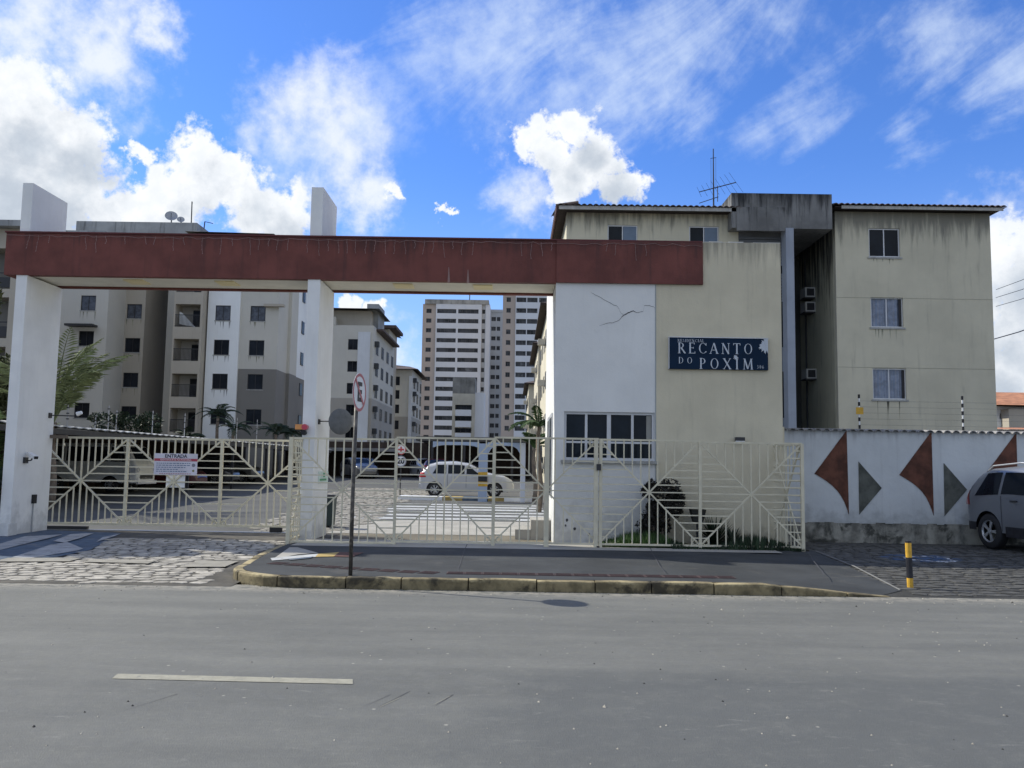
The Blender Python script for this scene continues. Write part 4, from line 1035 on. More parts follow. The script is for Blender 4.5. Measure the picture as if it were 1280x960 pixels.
# speed sign inside
p = gz(500, 624, zg(35)); p = Vector((at(500, 620, 35).x, 35, zg(35)))
sp_ = thing('road_sign', 'small 20 speed-limit roundel under a red and white disc inside the yard', 'road sign', p)
MB().tube([(p.x, 35, p.z), (p.x, 35, at(500, 556, 35).z)], .025, 6).build('pole', DARKMET, sp_)
for py_, rr, nm, ring in ((576.5, .22, 'speed_roundel', False), (562, .2, 'red_white_disc', True)):
    zc_ = at(500, py_, 35).z
    b = MB().lathe([(.001, -.02), (rr, -.02), (rr, 0), (.001, 0)], 24, (p.x, 34.96, zc_), 'y'); o = b.build(nm, WHP, sp_)
    if not ring: put_text('20', .30, NTXT, p.x, 34.93, zc_, sp_, bold=.012)
    b = MB(); n = 24
    b.add([(p.x+r_*math.cos(2*math.pi*i/n), 34.935, zc_+r_*math.sin(2*math.pi*i/n)) for r_ in (rr*.82, rr) for i in range(n)], [(i, (i+1) % n, n+(i+1) % n, n+i) for i in range(n)])
    b.build('ring', mat('thin_grey_ring', (.3,.3,.35)) if not ring else REDP, sp_, fix=False)
    if ring: MB().box(p.x-.12, p.x+.12, 34.92, 34.935, zc_-.03, zc_+.03).box(p.x-.025, p.x+.025, 34.921, 34.934, zc_-.12, zc_+.12).build('arrow_mark', REDP, sp_)
# bollard
c = gz(1138, 737, .0)
bo = thing('bollard', 'yellow and black banded post standing at the road edge by the cobbled parking', 'bollard', c)
zt_ = at(1137, 676, c.y).z; bands = [(0, .24, YEL), (.24, .66, BLKP), (.66, .96, YEL), (.96, 1.0, BLKP)]
lean = Vector((-.015, 0, 0))
for a, e, m_ in bands:
    MB().tube([(c.x+lean.x*a, c.y, zt_*a), (c.x+lean.x*e, c.y, zt_*e-.0005)], .042 if m_ is not BLKP else .0425, 12).build('band', m_, bo, smooth=False)

# ------------------------------------------------------------------ boundary wall right
YW = 18.85
bw = thing('boundary_wall', 'white boundary wall with brown and grey pointed mural panels and a mouldy base', 'wall', (9, YW, .1))
zt1 = at(1100, 538, YW).z; zt2 = zt1
XA = XP-.3; XBB = 16.
MB().box(XA, XBB, YW, YW+.18, .05, zt1-.03).build('wall', BWALL, bw)
zp = at(1100, 654, YW).z
b = MB(); x = XA; n = 60
for i in range(n):
    xa = XA+(XBB-XA)*i/n; xb = XA+(XBB-XA)*(i+1)/n; za = zp+random.uniform(-.012, .012)
    b.box(xa, xb, YW-.05-random.uniform(0, .006), YW-.002, .05, za)
b.build('plinth', PLINTH, bw)
def curve_pts(p0, p1, bend, n=8):
    out = []
    for i in range(n+1):
        t_ = i/n; x = p0[0]+(p1[0]-p0[0])*t_; y = p0[1]+(p1[1]-p0[1])*t_; s_ = math.sin(math.pi*t_)*bend; out.append((x+s_, y-s_*.6))
    return out
def mural(pts, m_, nm, dp=.014):
    q = [at(x, y, YW) for x, y in pts]
    b = MB().prism([(v.x, v.z) for v in q], lambda u, v, d: (u, d, v), YW-dp, YW-.001); b.build(nm, m_, bw)
for dx_, bt in ((0, 0), (106, 1.5), (212, 3)):
    mural([(1058+dx_, 538+bt)]+curve_pts((1018+dx_, 592+bt), (1061+dx_, 643+bt), 7), MURR, 'brown_mural_panel')
for dx_, bt in ((0, 0), (106.5, 2)):
    mural([(1073+dx_, 577+bt), (1102+dx_, 610+bt), (1074+dx_, 643+bt)], MURG, 'grey_mural_panel')
# coping tiles
tl = MB()
n = 8
for i in range(n+1):
    a = math.pi*i/n
    for y_, r_ in ((-.10, .075), (.30, .065)): tl.v.append((r_*math.cos(a), y_, r_*.75*math.sin(a)))
for i in range(n): tl.f.append((i*2, i*2+1, i*2+3, i*2+2))
k0 = len(tl.v)
for i in range(n+1):
    a = math.pi*i/n; tl.v.append((.058*math.cos(a), -.10, .055*.75*math.sin(a)))
for i in range(n): tl.f.append((i*2, i*2+2, k0+i+1, k0+i))
COPT = mat('grey_coping_tile', (.26, .25, .24), var=.3, sc=6)
tme = tl.mesh('coping_tile', COPT, fix=False)
x = XP+.1
while x < XBB-.1:
    inst(tme, 'coping_tile', bw, TR(x, YW, zt1-.03) @ RX(R(4)) @ RZ(random.uniform(-.04, .04))); x += .185
b = MB().box(XA, XBB, YW-.02, YW+.2, zt1-.031, zt1-.012).build('mortar_bed', BWALL, bw)
def stick(px, y0, y1, Y, label, sign=False, group=None):
    a = at(px, y1, Y); c2 = at(px, y0, Y)
    t = thing('electric_fence_post', label, 'fence post', a, group)
    n = 9
    for i in range(n):
        z0, z1 = a.z+(c2.z-a.z)*i/n, a.z+(c2.z-a.z)*(i+1)/n
        MB().tube([(a.x, Y, z0), (a.x, Y, z1-.001)], .016 if i % 2 else .024, 6).build('insulator' if i % 2 == 0 else 'rod', BLK if i % 2 == 0 else WHP, t)
    if sign: MB().box(a.x-.08, a.x+.08, Y-.03, Y-.025, a.z+(c2.z-a.z)*.42, a.z+(c2.z-a.z)*.62).build('warning_plate', YEL, t)
stick(1074.5, 493, 536, YW+.08, 'black and white banded post with yellow plate on the mural wall', True)
stick(1204, 495, 538, YW+.08, 'black and white banded post without plate on the mural wall, nearer the silver car')
# electric wires between
ew = MB()
for k_ in range(5):
    z_ = zt1+.12+k_*.13; ew.tube([(at(1074.5, 520, YW).x, YW+.08, z_), (XBB, YW+.08, z_-.02)], .002, 3)
tag(ew.build('fence_wires', DARKMET, None, loc=(10, YW, zt1)), 'fine electric fence wires strung above the mural wall', 'wires')

# ------------------------------------------------------------------ wavy tile roof helper
def wavy_edge(O, ang, u0, u1, z, m, parent, pitch=.22, amp=.06, dep=3., rise=.9, name='roof_tiles', thick=.05):
    """roof plane with rolled tiles, front edge at O, rising inwards"""
    b = MB(); ca, sa = math.cos(ang), math.sin(ang); n = max(4, int((u1-u0)/pitch))*6; rows = 2
    def P(u, d, zz): return (O[0]+u*ca-d*sa, O[1]+u*sa+d*ca, zz)
    for i in range(n+1):
        u = u0+(u1-u0)*i/n; w_ = amp*abs(math.sin(math.pi*i/6))
        b.v += [P(u, 0, z+w_-thick*.6), P(u, 0, z+w_), P(u, dep, z+w_+rise)]
    for i in range(n):
        k_ = i*3; b.f += [(k_, k_+3, k_+4, k_+1), (k_+1, k_+4, k_+5, k_+2)]
    return tag(b.build(name, m, parent, fix=False), kind='stuff')

# ------------------------------------------------------------------ right apartment building
YR = 33.
def Xr(px, Y=YR, py=400): return at(px, py, Y).x
def Zr(py, Y=YR, px=1100): return at(px, py, Y).z
rb = thing('apartment_building', 'four-storey ochre-grey apartment block behind the mural wall with dark stained concrete tower', 'building', (8, YR, .2))
ze = Zr(265); x0, x1 = Xr(1046), Xr(1241, YR, 380)
wins = [(1086, 1125, 285, 321), (1088.5, 1129, 371.5, 409), (1091, 1133, 460, 499)]
ops = []
for (a, c2, e, f) in wins: ops.append((at(a, (e+f)/2, YR).x, at(c2, (e+f)/2, YR).x, at(a, f, YR).z, at(a, e, YR).z))
facade((0, YR), 0, x0, x1, 0, ze, ops, RBG, rb, depth=.16)
volume((0, YR), 0, x0, x1, .162, 12, 0, ze-.002, RBG, rb)
for i, o in enumerate(ops):
    window((0, YR+.03), 0, o[0], o[1], o[2], o[3], rb, ALU, GLASS if i == 0 else CURT, 2, True, .05, curtain=(i > 0))
    if i > 0: MB().box(o[1]-.16, o[1]-.05, YR+.045, YR+.055, o[2]+.05, o[3]-.05).build('dark_gap', BLK, rb)
# floor lines (recessed joint drawn as a thin ledge)
for py_ in (372.5, 459.5):
    z_ = Zr(py_); MB().box(x0, x1, YR-.006, YR-.001, z_-.007, z_+.007).build('floor_line', mat('line_grime', (.30,.29,.22)), rb)
# roof of right wing
eL, eR = Xr(1041, YR-.5, 262), Xr(1258, YR-.5, 262); zr_ = Zr(262)
MB().box(eL+.35, eR-.1, YR-.48, YR-.44, zr_-.12, zr_+.0).build('fascia', FASC, rb)
MB().box(eL+.1, eR-.12, YR-.439, YR+12.3, zr_-.06, zr_-.02).build('eave_boards', WOODD, rb)
wavy_edge((0, YR-.55), 0, eL, eR, zr_+.02, ROOFT, rb, dep=6.5, rise=1.35)
b = MB().quad((eR, YR-.55, zr_+.0), (eR, YR+12.5, zr_+.0), (eR-4, YR+6, zr_+1.35), (eR-4, YR+5.9, zr_+1.35)); b.build('roof_hip', ROOFT, rb)
# left wing
lx0, lx1 = Xr(708, YR, 300), Xr(923, YR, 280); zl = Zr(262, YR, 800)
lw = []
for (a, c2) in ((759.5, 797), (861.5, 898.5)): lw.append((Xr(a, YR, 290), Xr(c2, YR, 290), Zr(281.5, YR, 800)-1.2, Zr(281.5, YR, 800)))
fl_ = []
for q in lw:
    for k_ in range(4): fl_.append((q[0], q[1], q[2]-2.75*k_, q[3]-2.75*k_))
facade((0, YR), 0, lx0, lx1, 0, zl, [q for q in fl_ if q[2] > .5], RBG2, rb, depth=.16)
volume((0, YR), 0, lx0, lx1, .162, 15, 0, zl-.002, RBG2, rb)
for q in fl_:
    if q[2] > .5: window((0, YR+.02), 0, q[0], q[1], q[2], q[3], rb, ALU, GLASS, 2, False, .045)
for q in lw: MB().quad(((q[0]+q[1])/2+.03, YR+.045, q[2]+.05), (q[1]-.05, YR+.045, q[2]+.05), (q[1]-.05, YR+.045, q[3]-.05), ((q[0]+q[1])/2+.03, YR+.045, q[3]-.05)).build('blue_blind', mat('blue_grey_blind', (.12,.17,.24), coat=.5, bump=0), rb, fix=False)
eL, eR = Xr(697, YR-.6, 256), Xr(926, YR-.6, 258); zr_ = Zr(258.5, YR-.6, 800)
MB().box(eL+.05, eR, YR-.6, YR-.56, zr_-.13, zr_+.01).build('fascia', FASC, rb)
MB().box(eL+.06, eR-.02, YR-.559, YR+15.2, zr_-.08, zr_-.03).build('eave_boards', WOODD, rb)
wavy_edge((0, YR-.66), 0, eL, eR, zr_+.02, ROOFT, rb, dep=6.5, rise=1.4)
b = MB()
for i in range(60):
    y0_ = YR-.5+i*.27; b.tube([(eL-.06, y0_, zr_+.02), (eL+.8, y0_, zr_+.16)], .07, 6)
tag(b.build('roof_tiles', ROOFT, rb), kind='stuff')
MB().box(eL-.05, eL+.0, YR-.6, YR+15.2, zr_-.16, zr_-.0).build('fascia', mat('red_brown_fascia', (.10,.05,.045)), rb)
# tower over the stairs
tw0, tw1 = Xr(914.5, 32.4, 260), Xr(1040, 32.4, 260); tz1, tz0 = Zr(242, 32.4, 980), Zr(286, 32.4, 1010)
MB().box(tw0, tw1, 32.4, 37.4, tz0, tz1).build('tower_parapet', STAIN, rb)
MB().box(tw0+.18, Xr(983, 32.3, 290), 32.35, 32.399, Zr(289, 32.4, 960), tz0+.8).build('tower_panel', STAIN, rb)
wx0, wx1 = Xr(983, 32.4, 400), Xr(992, 32.4, 400)
MB().box(wx0, wx1+.02, 32.3, 37.2, 0, tz0-.002).build('stair_wall', WSTRIP, rb)
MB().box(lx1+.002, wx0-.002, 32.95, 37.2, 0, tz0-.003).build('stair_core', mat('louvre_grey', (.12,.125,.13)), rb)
for i in range(30):
    z_ = tz0-.25-i*.12
    MB().box(lx1+.004, wx0-.004, 32.9, 32.949, z_-.045, z_+.03).build('louvre', mat('louvre_grey', (.12,.125,.13)), rb)
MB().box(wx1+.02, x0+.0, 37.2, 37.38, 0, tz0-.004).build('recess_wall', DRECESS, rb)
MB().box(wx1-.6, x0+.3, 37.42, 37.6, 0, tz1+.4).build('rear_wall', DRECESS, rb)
MB().box(x0-.012, x0-.001, YR+.25, 37.19, 0, ze-.01).build('side_wall', mat('grimy_side_render', (.50, .475, .345), var=.1, sc=.6, bump=.2, bsc=20, streak=.45, top=(11.4, 4.5, .97), sdark=(.03,.03,.027), ssc=(3,3,.3)), rb)
# stair window strips
for (ya, yb_) in ((330, 345), (375, 437), (462, 525)):
    za, zb2 = at(980, yb_, 32.9).z, at(980, ya, 32.9).z; xa = Xr(977.5, 32.9, 400); xb = wx0-.004
    o = MB().box(xa, xb, 32.86, 32.899, za, zb2).build('window', WSTRIP, rb)
    MB().box(xa+.05, xb-.03, 32.84, 32.859, za+.08, zb2-.08).build('pane', GLASSF, o)
    MB().box(xa+.02, xb-.01, 32.78, 32.839, za+.0, za+.06).build('sill', WSTRIP, o)
# air conditioners on the shaded side of the right wing
def ac(px, py, label, grp='air conditioner boxes in the dark gap of the right-hand block'):
    d = px-at(640, 400, 33).x; Y = 35.6; z = at(px, py, Y).z; xx = x0
    t = thing('air_conditioner', label, 'air conditioner', (xx-.2, Y, z), grp)
    MB().box(xx-.42, xx-.014, Y-.32, Y+.32, z-.2, z+.2).build('casing', mat('ac_casing', (.45,.44,.40)), t)
    MB().box(xx-.36, xx-.06, Y-.335, Y-.3205, z-.15, z+.15).build('grille', BLK, t)
    MB().box(xx-.44, xx-.0145, Y-.3, Y+.3, z-.25, z-.201).build('bracket', DARKMET, t)
ac(1010, 300, 'air conditioner box in the dark gap, topmost'); ac(1010, 367, 'air conditioner box in the dark gap, second from the top')
ac(1014, 385, 'air conditioner box in the dark gap, third from the top'); ac(1016, 468, 'air conditioner box in the dark gap, lowest')
MB().tube([(x0-.03, 36.4, 2), (x0-.03, 36.4, 10.5)], .04, 6).build('drain_pipe', DARKMET, rb)
# tv antennas on roof
c = at(892, 252, 35)
an = thing('roof_antenna', 'thin mast with television aerials above the left wing roof of the right block', 'antenna', c)
MB().tube([(c.x, 35, c.z-.4), (c.x, 35, at(892, 186, 35).z)], [.035, .02], 6).build('mast', DARKMET, an)
MB().tube([(c.x-.12, 35, at(892, 198, 35).z), (c.x+.12, 35, at(892, 197, 35).z)], .012, 4).build('cross_piece', DARKMET, an)
for dx_ in (-.1, .1): MB().tube([(c.x+dx_, 35, at(892, 198, 35).z), (c.x+dx_, 35, at(892, 236, 35).z)], .006, 4).build('guy_rod', DARKMET, an)
a, e = at(874, 240, 35), at(920, 228, 35)
MB().tube([a, e], .022, 5).build('boom', DARKMET, an)
for i in range(8):
    q = a.lerp(e, i/7); L = .22+.05*i; MB().tube([q+Vector((-L*.6, -.2, L*.62)), q+Vector((L*.6, .2, -L*.62))], .006, 3).build('element', DARKMET, an)
MB().tube([at(874, 254, 35), at(898, 246, 35)], .016, 4).build('boom', DARKMET, an)
MB().tube([at(897, 252, 35), at(897, 232, 35)], .016, 4).build('short_mast', DARKMET, an)

# blocks behind on the right side of the lane
def side_block(name, label, X, Y0, Y1, ztop, m, xw=14):
    t = thing(name, label, 'building', (X, Y0, zg(Y0)))
    b = MB().box(X, X+xw, Y0, Y1, 0, ztop).build('wall', m, t)
    MB().box(X-.5, X+xw+.5, Y0-.7, Y1+.7, ztop, ztop+.12).build('eave_boards', WOODD, t)
    MB().add([(X-.5, Y0-.7, ztop+.12), (X+xw, Y0-.7, ztop+.12), (X+xw, Y1+.7, ztop+.12), (X-.5, Y1+.7, ztop+.12), (X+4, Y0+4, ztop+1.5), (X+xw-4, Y0+4, ztop+1.5), (X+xw-4, Y1-4, ztop+1.5), (X+4, Y1-4, ztop+1.5)],
             [(0,1,5,4),(1,2,6,5),(2,3,7,6),(3,0,4,7),(4,5,6,7)]).build('roof', ROOFT, t)
    for k_ in range(4):
        for y_ in (Y0+2, Y0+5.2, Y0+9, Y0+12):
            z_ = ztop-1.7-2.75*k_
            if z_ > .8: 
                o = MB().box(X-.03, X-.001, y_, y_+1.2, z_-.5, z_+.6).build('window', DFRAME, t); MB().box(X-.035, X-.031, y_+.06, y_+1.14, z_-.44, z_+.54).build('pane', GLASSF, o)
        MB().box(X-.5, X-.002, Y0+3.7, Y0+4.3, ztop-1.9-2.75*k_, ztop-1.5-2.75*k_).build('air_conditioner', mat('ac_casing', (.45,.44,.40)), t)
    return t
side_block('apartment_building', 'cream apartment block side seen just left of the gatehouse, nearest with overhanging eave', 2.05, 54, 68, 11.6, LIT_CR)
side_block('apartment_building', 'cream apartment block side left of the gatehouse, second along the lane', 2.0, 73, 87, 11.8, LIT_CR)
side_block('apartment_building', 'farthest cream low block at the end of the lane behind the palm', 1.6, 95, 110, 10.5, LIT_CR)

# ------------------------------------------------------------------ left apartment block L1
def wrow(cols, rows, w_, h_, Y): return [(c2-w_/2, c2+w_/2, z-h_/2, z+h_/2) for c2 in cols for z in rows]
lb = thing('apartment_building', 'wide cream, white and grey apartment block through the left portal opening', 'building', (-25, 67, .5))
def band(px0, px1, Y, ztop, m, wcols=(), wrows=(), w_=1.2, h_=1.2, d=6., m_low=None, zlow=0, frame=DFRAME, nm=2, depth=.2, sill=True):
    x0_, x1_ = at(px0, 450, Y).x, at(px1, 450, Y).x
    cols = [at(q, 450, Y).x for q in wcols]; rows = [at(300, q, Y).z for q in wrows]
    ops = wrow(cols, rows, w_, h_, Y)
    if m_low:
        facade((0, Y), 0, x0_, x1_, 0, zlow, [o for o in ops if o[3] < zlow], m_low, lb, depth=depth); volume((0, Y), 0, x0_, x1_, depth+.002, d, 0, zlow, m_low, lb)
        facade((0, Y), 0, x0_, x1_, zlow, ztop, [o for o in ops if o[2] > zlow], m, lb, depth=depth); volume((0, Y), 0, x0_, x1_, depth+.002, d, zlow, ztop-.01, m, lb)
    else:
        facade((0, Y), 0, x0_, x1_, 0, ztop, ops, m, lb, depth=depth); volume((0, Y), 0, x0_, x1_, depth+.002, d, 0, ztop-.01, m, lb)
    for i, o in enumerate(ops): window((0, Y+.04), 0, o[0], o[1], o[2], o[3], lb, frame, GLASSF if (i*7) % 5 else CURTF, nm, sill, .05)
    return x0_, x1_
zH = at(300, 297, 68).z
rowsH = [391.5, 434.5, 477, 521, 348, 305]
rowsA = [381.5, 426, 471, 516, 336]
band(40, 131, 66, zH-.5, L_CREAM, (106,), rowsA, 1.15, 1.15, d=3.0)
band(149, 178, 69, zH, L_TAN, (164.5,), [391, 433.5, 477, 519, 349], 1.2, 1.15, d=5.)
band(178, 206, 74.0, zH-.2, L_DK)
band(206, 214, 70.5, zH-.1, L_CREAM)
band(257, 297, 67.8, zH, L_WH, (276,), rowsH, 1.2, 1.2)
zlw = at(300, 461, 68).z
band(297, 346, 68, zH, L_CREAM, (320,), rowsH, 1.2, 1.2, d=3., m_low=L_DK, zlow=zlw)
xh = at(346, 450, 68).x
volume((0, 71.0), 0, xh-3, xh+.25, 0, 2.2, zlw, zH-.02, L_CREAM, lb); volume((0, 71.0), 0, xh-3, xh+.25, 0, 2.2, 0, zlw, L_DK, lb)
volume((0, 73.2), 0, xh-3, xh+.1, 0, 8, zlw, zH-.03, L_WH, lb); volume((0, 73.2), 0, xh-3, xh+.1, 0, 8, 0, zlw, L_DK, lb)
for r_ in rowsH:
    z_ = at(300, r_, 68).z
    for y_ in (75., 78.): 
        o = MB().box(xh+.101, xh+.16, y_, y_+.9, z_-.5, z_+.6).build('window', DFRAME, lb)
        MB().box(xh+.161, xh+.165, y_+.06, y_+.84, z_-.44, z_+.54).build('pane', GLASSF, o)
# balcony column
bx0, bx1 = at(214, 450, 67).x, at(250.4, 450, 67).x
ops = []
for (yt, yb_) in ((380, 408.5), (423.5, 451), (467, 496), (510, 540), (337, 365)):
    ops.append((at(216, 450, 67).x, at(247.5, 450, 67).x, at(230, yb_, 67).z, at(230, yt, 67).z))
facade((0, 67), 0, bx0, bx1, 0, zH+.0, ops, L_TAN, lb, depth=1.5); volume((0, 67), 0, bx0, bx1, 1.502, 7, 0, zH-.01, L_BAL, lb)
for i, o in enumerate(ops):
    rl = MB().box(o[0], o[1], 67.02, 67.06, o[2]+.92, o[2]+.97).box(o[0], o[1], 67.025, 67.055, o[2]+.05, o[2]+.09)
    n = 20
    for k_ in range(1, n): rl.box(o[0]+(o[1]-o[0])*k_/n-.012, o[0]+(o[1]-o[0])*k_/n+.012, 67.03, 67.05, o[2]+.09, o[2]+.92)
    rl.build('balcony_railing', DFRAME, lb)
    dw = (o[1]-o[0]); q = MB().box(o[0]+dw*.45, o[1]-.08, 68.42, 68.49, o[2]+.0, o[3]-.25).build('balcony_door', DFRAME, lb)
    MB().box(o[0]+dw*.47, o[1]-.12, 68.40, 68.419, o[2]+.1, o[3]-.32).build('pane', GLASSF, q)
MB().quad((ops[0][0]+.1, 67.6, ops[0][2]+1.3), (ops[0][0]+.12, 67.6, ops[0][2]+.3), (ops[0][1]-.5, 67.5, ops[0][2]+.05), (ops[0][0]+.3, 67.6, ops[0][2]+1.2)).build('folded_awning', L_WH, lb)
# parapet and roof on L1
px_ = at(95, 285, 70); p2 = at(246, 285, 70)
MB().box(px_.x, p2.x, 70, 76, zH-1.2, at(150, 277, 70).z).build('parapet', STAIN2, lb)
MB().add([(at(236, 288, 68).x, 67.2, zH+.25), (at(346, 291, 68).x, 67.2, zH+.15), (at(346, 291, 68).x+.4, 76, zH+.15), (at(236, 288, 68).x, 76, zH+.25), (at(240, 286, 68).x, 70, zH+1.0), (at(300, 286, 68).x, 71, zH+.95)],
         [(0, 1, 5, 4), (1, 2, 5), (2, 3, 4, 5), (3, 0, 4)]).build('roof', mat('grey_roof_tile', (.16,.16,.16), var=.25), lb)
MB().box(at(40, 290, 66).x, at(131, 290, 66).x+.3, 65.4, 69, zH-.5, zH-.3).build('roof_edge', STAIN2, lb)
MB().box(at(330, 380, 67.6).x, xh+.5, 67.5, 67.99, at(340, 383, 67.6).z, at(340, 380, 67.6).z).build('ledge', L_TAN, lb)
# pergola stub near window col A
c = at(97, 405.5, 65); MB().box(at(80, 405, 65).x, at(115, 405, 65).x, 65.0, 65.9, c.z-.08, c.z+.08).build('ledge', DFRAME, lb)
# roof things
def dish(c, r, label):
    t = thing('satellite_dish', label, 'satellite dish', c)
    mt_ = TR(*c) @ RZ(R(20)) @ RX(R(62))
    b = MB().lathe([(.001, .0), (r*.5, r*.06), (r*.85, r*.18), (r, r*.26), (r*1.02, r*.26), (r*.9, r*.16), (.001, -.03)], 20); b.v = [tuple(mt_ @ Vector(v)) for v in b.v]; b.build('dish', GREYMET, t, smooth=True)
    MB().tube([(c[0], c[1]+.1, c[2]-r*1.1), (c[0], c[1]+.05, c[2])], .05, 6).build('mast', DARKMET, t)
    MB().tube([c, mt_ @ Vector((0, 0, r*.9))], .02, 4).build('feed_arm', DARKMET, t)
dish(at(214, 271, 71), .5, 'larger grey satellite dish on the stained roof parapet of the left block')
dish(at(226, 275, 71), .3, 'smaller grey satellite dish beside the larger one on the left block roof')
for nm_, px_, y0_, y1_, lab in (('roof_mast', 239, 252, 280, 'thin bare mast on the left block roof by the satellite dishes'), ('roof_mast', 255, 277, 286, 'low bent aerial on the left block roof, right of the bare mast')):
    a, e = at(px_, y1_, 71), at(px_+1, y0_, 71); t = thing(nm_, lab, 'antenna', a)
    MB().tube([a, e], .05, 5).build('mast', DARKMET, t); MB().tube([e, e+Vector((.7 if px_ > 250 else .05, 0, -.15))], .03, 4).build('arm', DARKMET, t)

# block L0 at the very left edge
le = thing('apartment_building', 'dark balconied block showing at the left edge behind the left pillar', 'building', (-32, 50, .4))
X0, X1 = -52, at(18, 400, 50).x; zt0 = at(8, 286, 50).z
ops = []
for k_ in range(5):
    z_ = at(8, 395, 50).z-2.9*(k_-2)
    for xx in (X1-3.0, X1-7, X1-11): ops.append((xx, xx+2.6, z_-1.3, z_+1.1))
ops = [o for o in ops if o[2] > .3 and o[3] < zt0-.2]
facade((0, 50), 0, X0, X1, 0, zt0, ops, L_TAN, le, depth=1.2); volume((0, 50), 0, X0, X1, 1.202, 4, 0, zt0-.01, L_DK, le)
for o in ops:
    MB().box(o[0], o[1], 50.03, 50.07, o[2]+.92, o[2]+.98).box(o[0]+.0, o[1], 50.04, 50.06, o[2]+.1, o[2]+.7).build('balcony_railing', DFRAME, le)
MB().box(X0-.5, X1+.4, 49.3, 54.2, zt0, zt0+.35).build('roof', STAIN2, le)

# ------------------------------------------------------------------ middle blocks L2, L3
def lane_block(label, px0, px1, Y0, Y1, pytop, rows, wpx, m=L_CREAM, white=None, lowpy=None, attic=True, nside=4):
    t = thing('apartment_building', label, 'building', (at(px1, 450, Y0).x, Y0, 1))
    x0_, x1_ = at(px0, 450, Y0).x, at(px1, 450, Y0).x; zt_ = at(px1, pytop, Y0).z
    zl_ = at(px1, lowpy, Y0).z if lowpy else 0.
    rz = [at(px0, q, Y0).z for q in rows]; ops = [(at(a, 450, Y0).x, at(c2, 450, Y0).x, z-.65, z+.65) for a, c2 in wpx for z in rz]
    if zl_: facade((0, Y0), 0, x0_, x1_, 0, zl_, [o for o in ops if o[3] < zl_], L_GREY, t); volume((0, Y0), 0, x0_, x1_, .19, Y1-Y0, 0, zl_, L_GREY, t)
    facade((0, Y0), 0, x0_, x1_, zl_, zt_, [o for o in ops if o[2] > zl_], m, t); volume((0, Y0), 0, x0_, x1_, .19, Y1-Y0, zl_, zt_-.01, m, t)
    for o in ops:
        if o[3] < zl_ or o[2] > zl_: window((0, Y0+.04), 0, o[0], o[1], o[2], o[3], t, DFRAME, GLASSF, 2, False, .06)
    # right-hand side windows in pairs
    L = Y1-Y0
    for z in rz:
        for k_ in range(nside):
            y_ = Y0+L*(k_+.45)/nside
            for dy_ in (0, 1.1):
                o = MB().box(x1_+.001, x1_+.06, y_+dy_, y_+dy_+.7, z-.9, z+.6).build('window', DFRAME, t)
                MB().box(x1_+.061, x1_+.066, y_+dy_+.06, y_+dy_+.64, z-.84, z+.54).build('pane', GLASSF, o)
        MB().box(x1_+.002, x1_+.5, Y0+.9, Y0+1.7, z-.1, z+.55).build('air_conditioner', mat('far_ac', (.05,.055,.06)), t)
    if white:
        a, c2, top_ = white; MB().box(at(a, 450, Y0).x, at(c2, 450, Y0).x+.02, Y0-.15, Y0-.002, 0, at(a, top_, Y0).z).build('white_pier', mat('pier_pale_render', (.60, .62, .64), var=.06, sc=.4, bump=0, streak=.25, sdark=(.3,.3,.3)), t)
    return t, x0_, x1_, zt_
t2, a0, a1, a2 = lane_block('cream and white apartment block right behind the no-parking sign', 405, 466, 104, 122, 407, [430, 457.5, 485, 512, 540], [(434.5, 446.5)], white=(447, 462, 415), lowpy=498)
MB().box(a0+.05, a1-.6, 105.2, 121, a2, a2+2.0).build('attic_wall', L_TAN, t2)
MB().add([(a0-1, 103.2, a2+1.95), (a1+.7, 103.2, a2+1.95), (a1+.7, 113, a2+1.95), (a0-1, 113, a2+1.95), (a0-1, 107, a2+2.7), (a1-1, 108, a2+2.7)], [(0,1,5,4),(1,2,5),(2,3,4,5),(3,0,4)]).build('roof', mat('grey_roof_tile', (.16,.16,.16)), t2)
MB().box(a0+.1, a1-4.6, 103.95, 105.1, a2-.0, a2+1.0).build('attic_parapet', L_CREAM, t2)
MB().box(a1-.55, a1+.9, 106, 121, a2-.35, a2-.1).build('eave', ROOFT, t2)
MB().box(a1-1.4, a1+.05, 107, 112, a2, a2+3.2).build('roof_housing', STAIN2, t2)
MB().box(a1-1.2, a1+.3, 115, 121, a2, a2+1.3).build('roof_housing', L_CREAM, t2); MB().box(a1-1.6, a1+1.3, 114, 121.5, a2+1.3, a2+1.7).build('roof', ROOFT, t2)
t3, c0, c1_, c2_ = lane_block('smaller cream apartment block beyond the one behind the no-parking sign', 489, 516, 128, 141, 462, [464+12, 493, 511, 531], [(491.5, 500.5)], white=(512, 515.8, 470), lowpy=521, nside=3)
MB().add([(c0-1.2, 127, c2_), (c1_+.9, 127, c2_), (c1_+.9, 143, c2_-.1), (c0-1.2, 143, c2_), (c0-1, 131, c2_+1.1), (c1_-1, 133, c2_+1.0)], [(0,1,5,4),(1,2,5),(2,3,4,5),(3,0,4)]).build('roof', ROOFT, t3)
t4 = thing('apartment_building', 'partly hidden cream block with brown gabled eave between the two lane-side blocks', 'building', (-17, 124, 1))
MB().box(at(470, 450, 124).x, at(492, 450, 124).x, 124, 127, 0, at(490, 415, 124).z).build('wall', L_TAN, t4)
zz = at(490, 413, 124).z
MB().add([(at(478, 410, 123).x, 123, zz), (at(497, 410, 123).x, 123, zz-.6), (at(497, 410, 123).x, 128, zz-.6), (at(478, 410, 123).x, 128, zz), (at(482, 406, 123).x, 123, zz+.6), (at(482, 406, 123).x, 128, zz+.6)], [(0,1,4),(1,2,5,4),(2,3,5),(3,0,4,5)]).build('roof', ROOFT, t4)

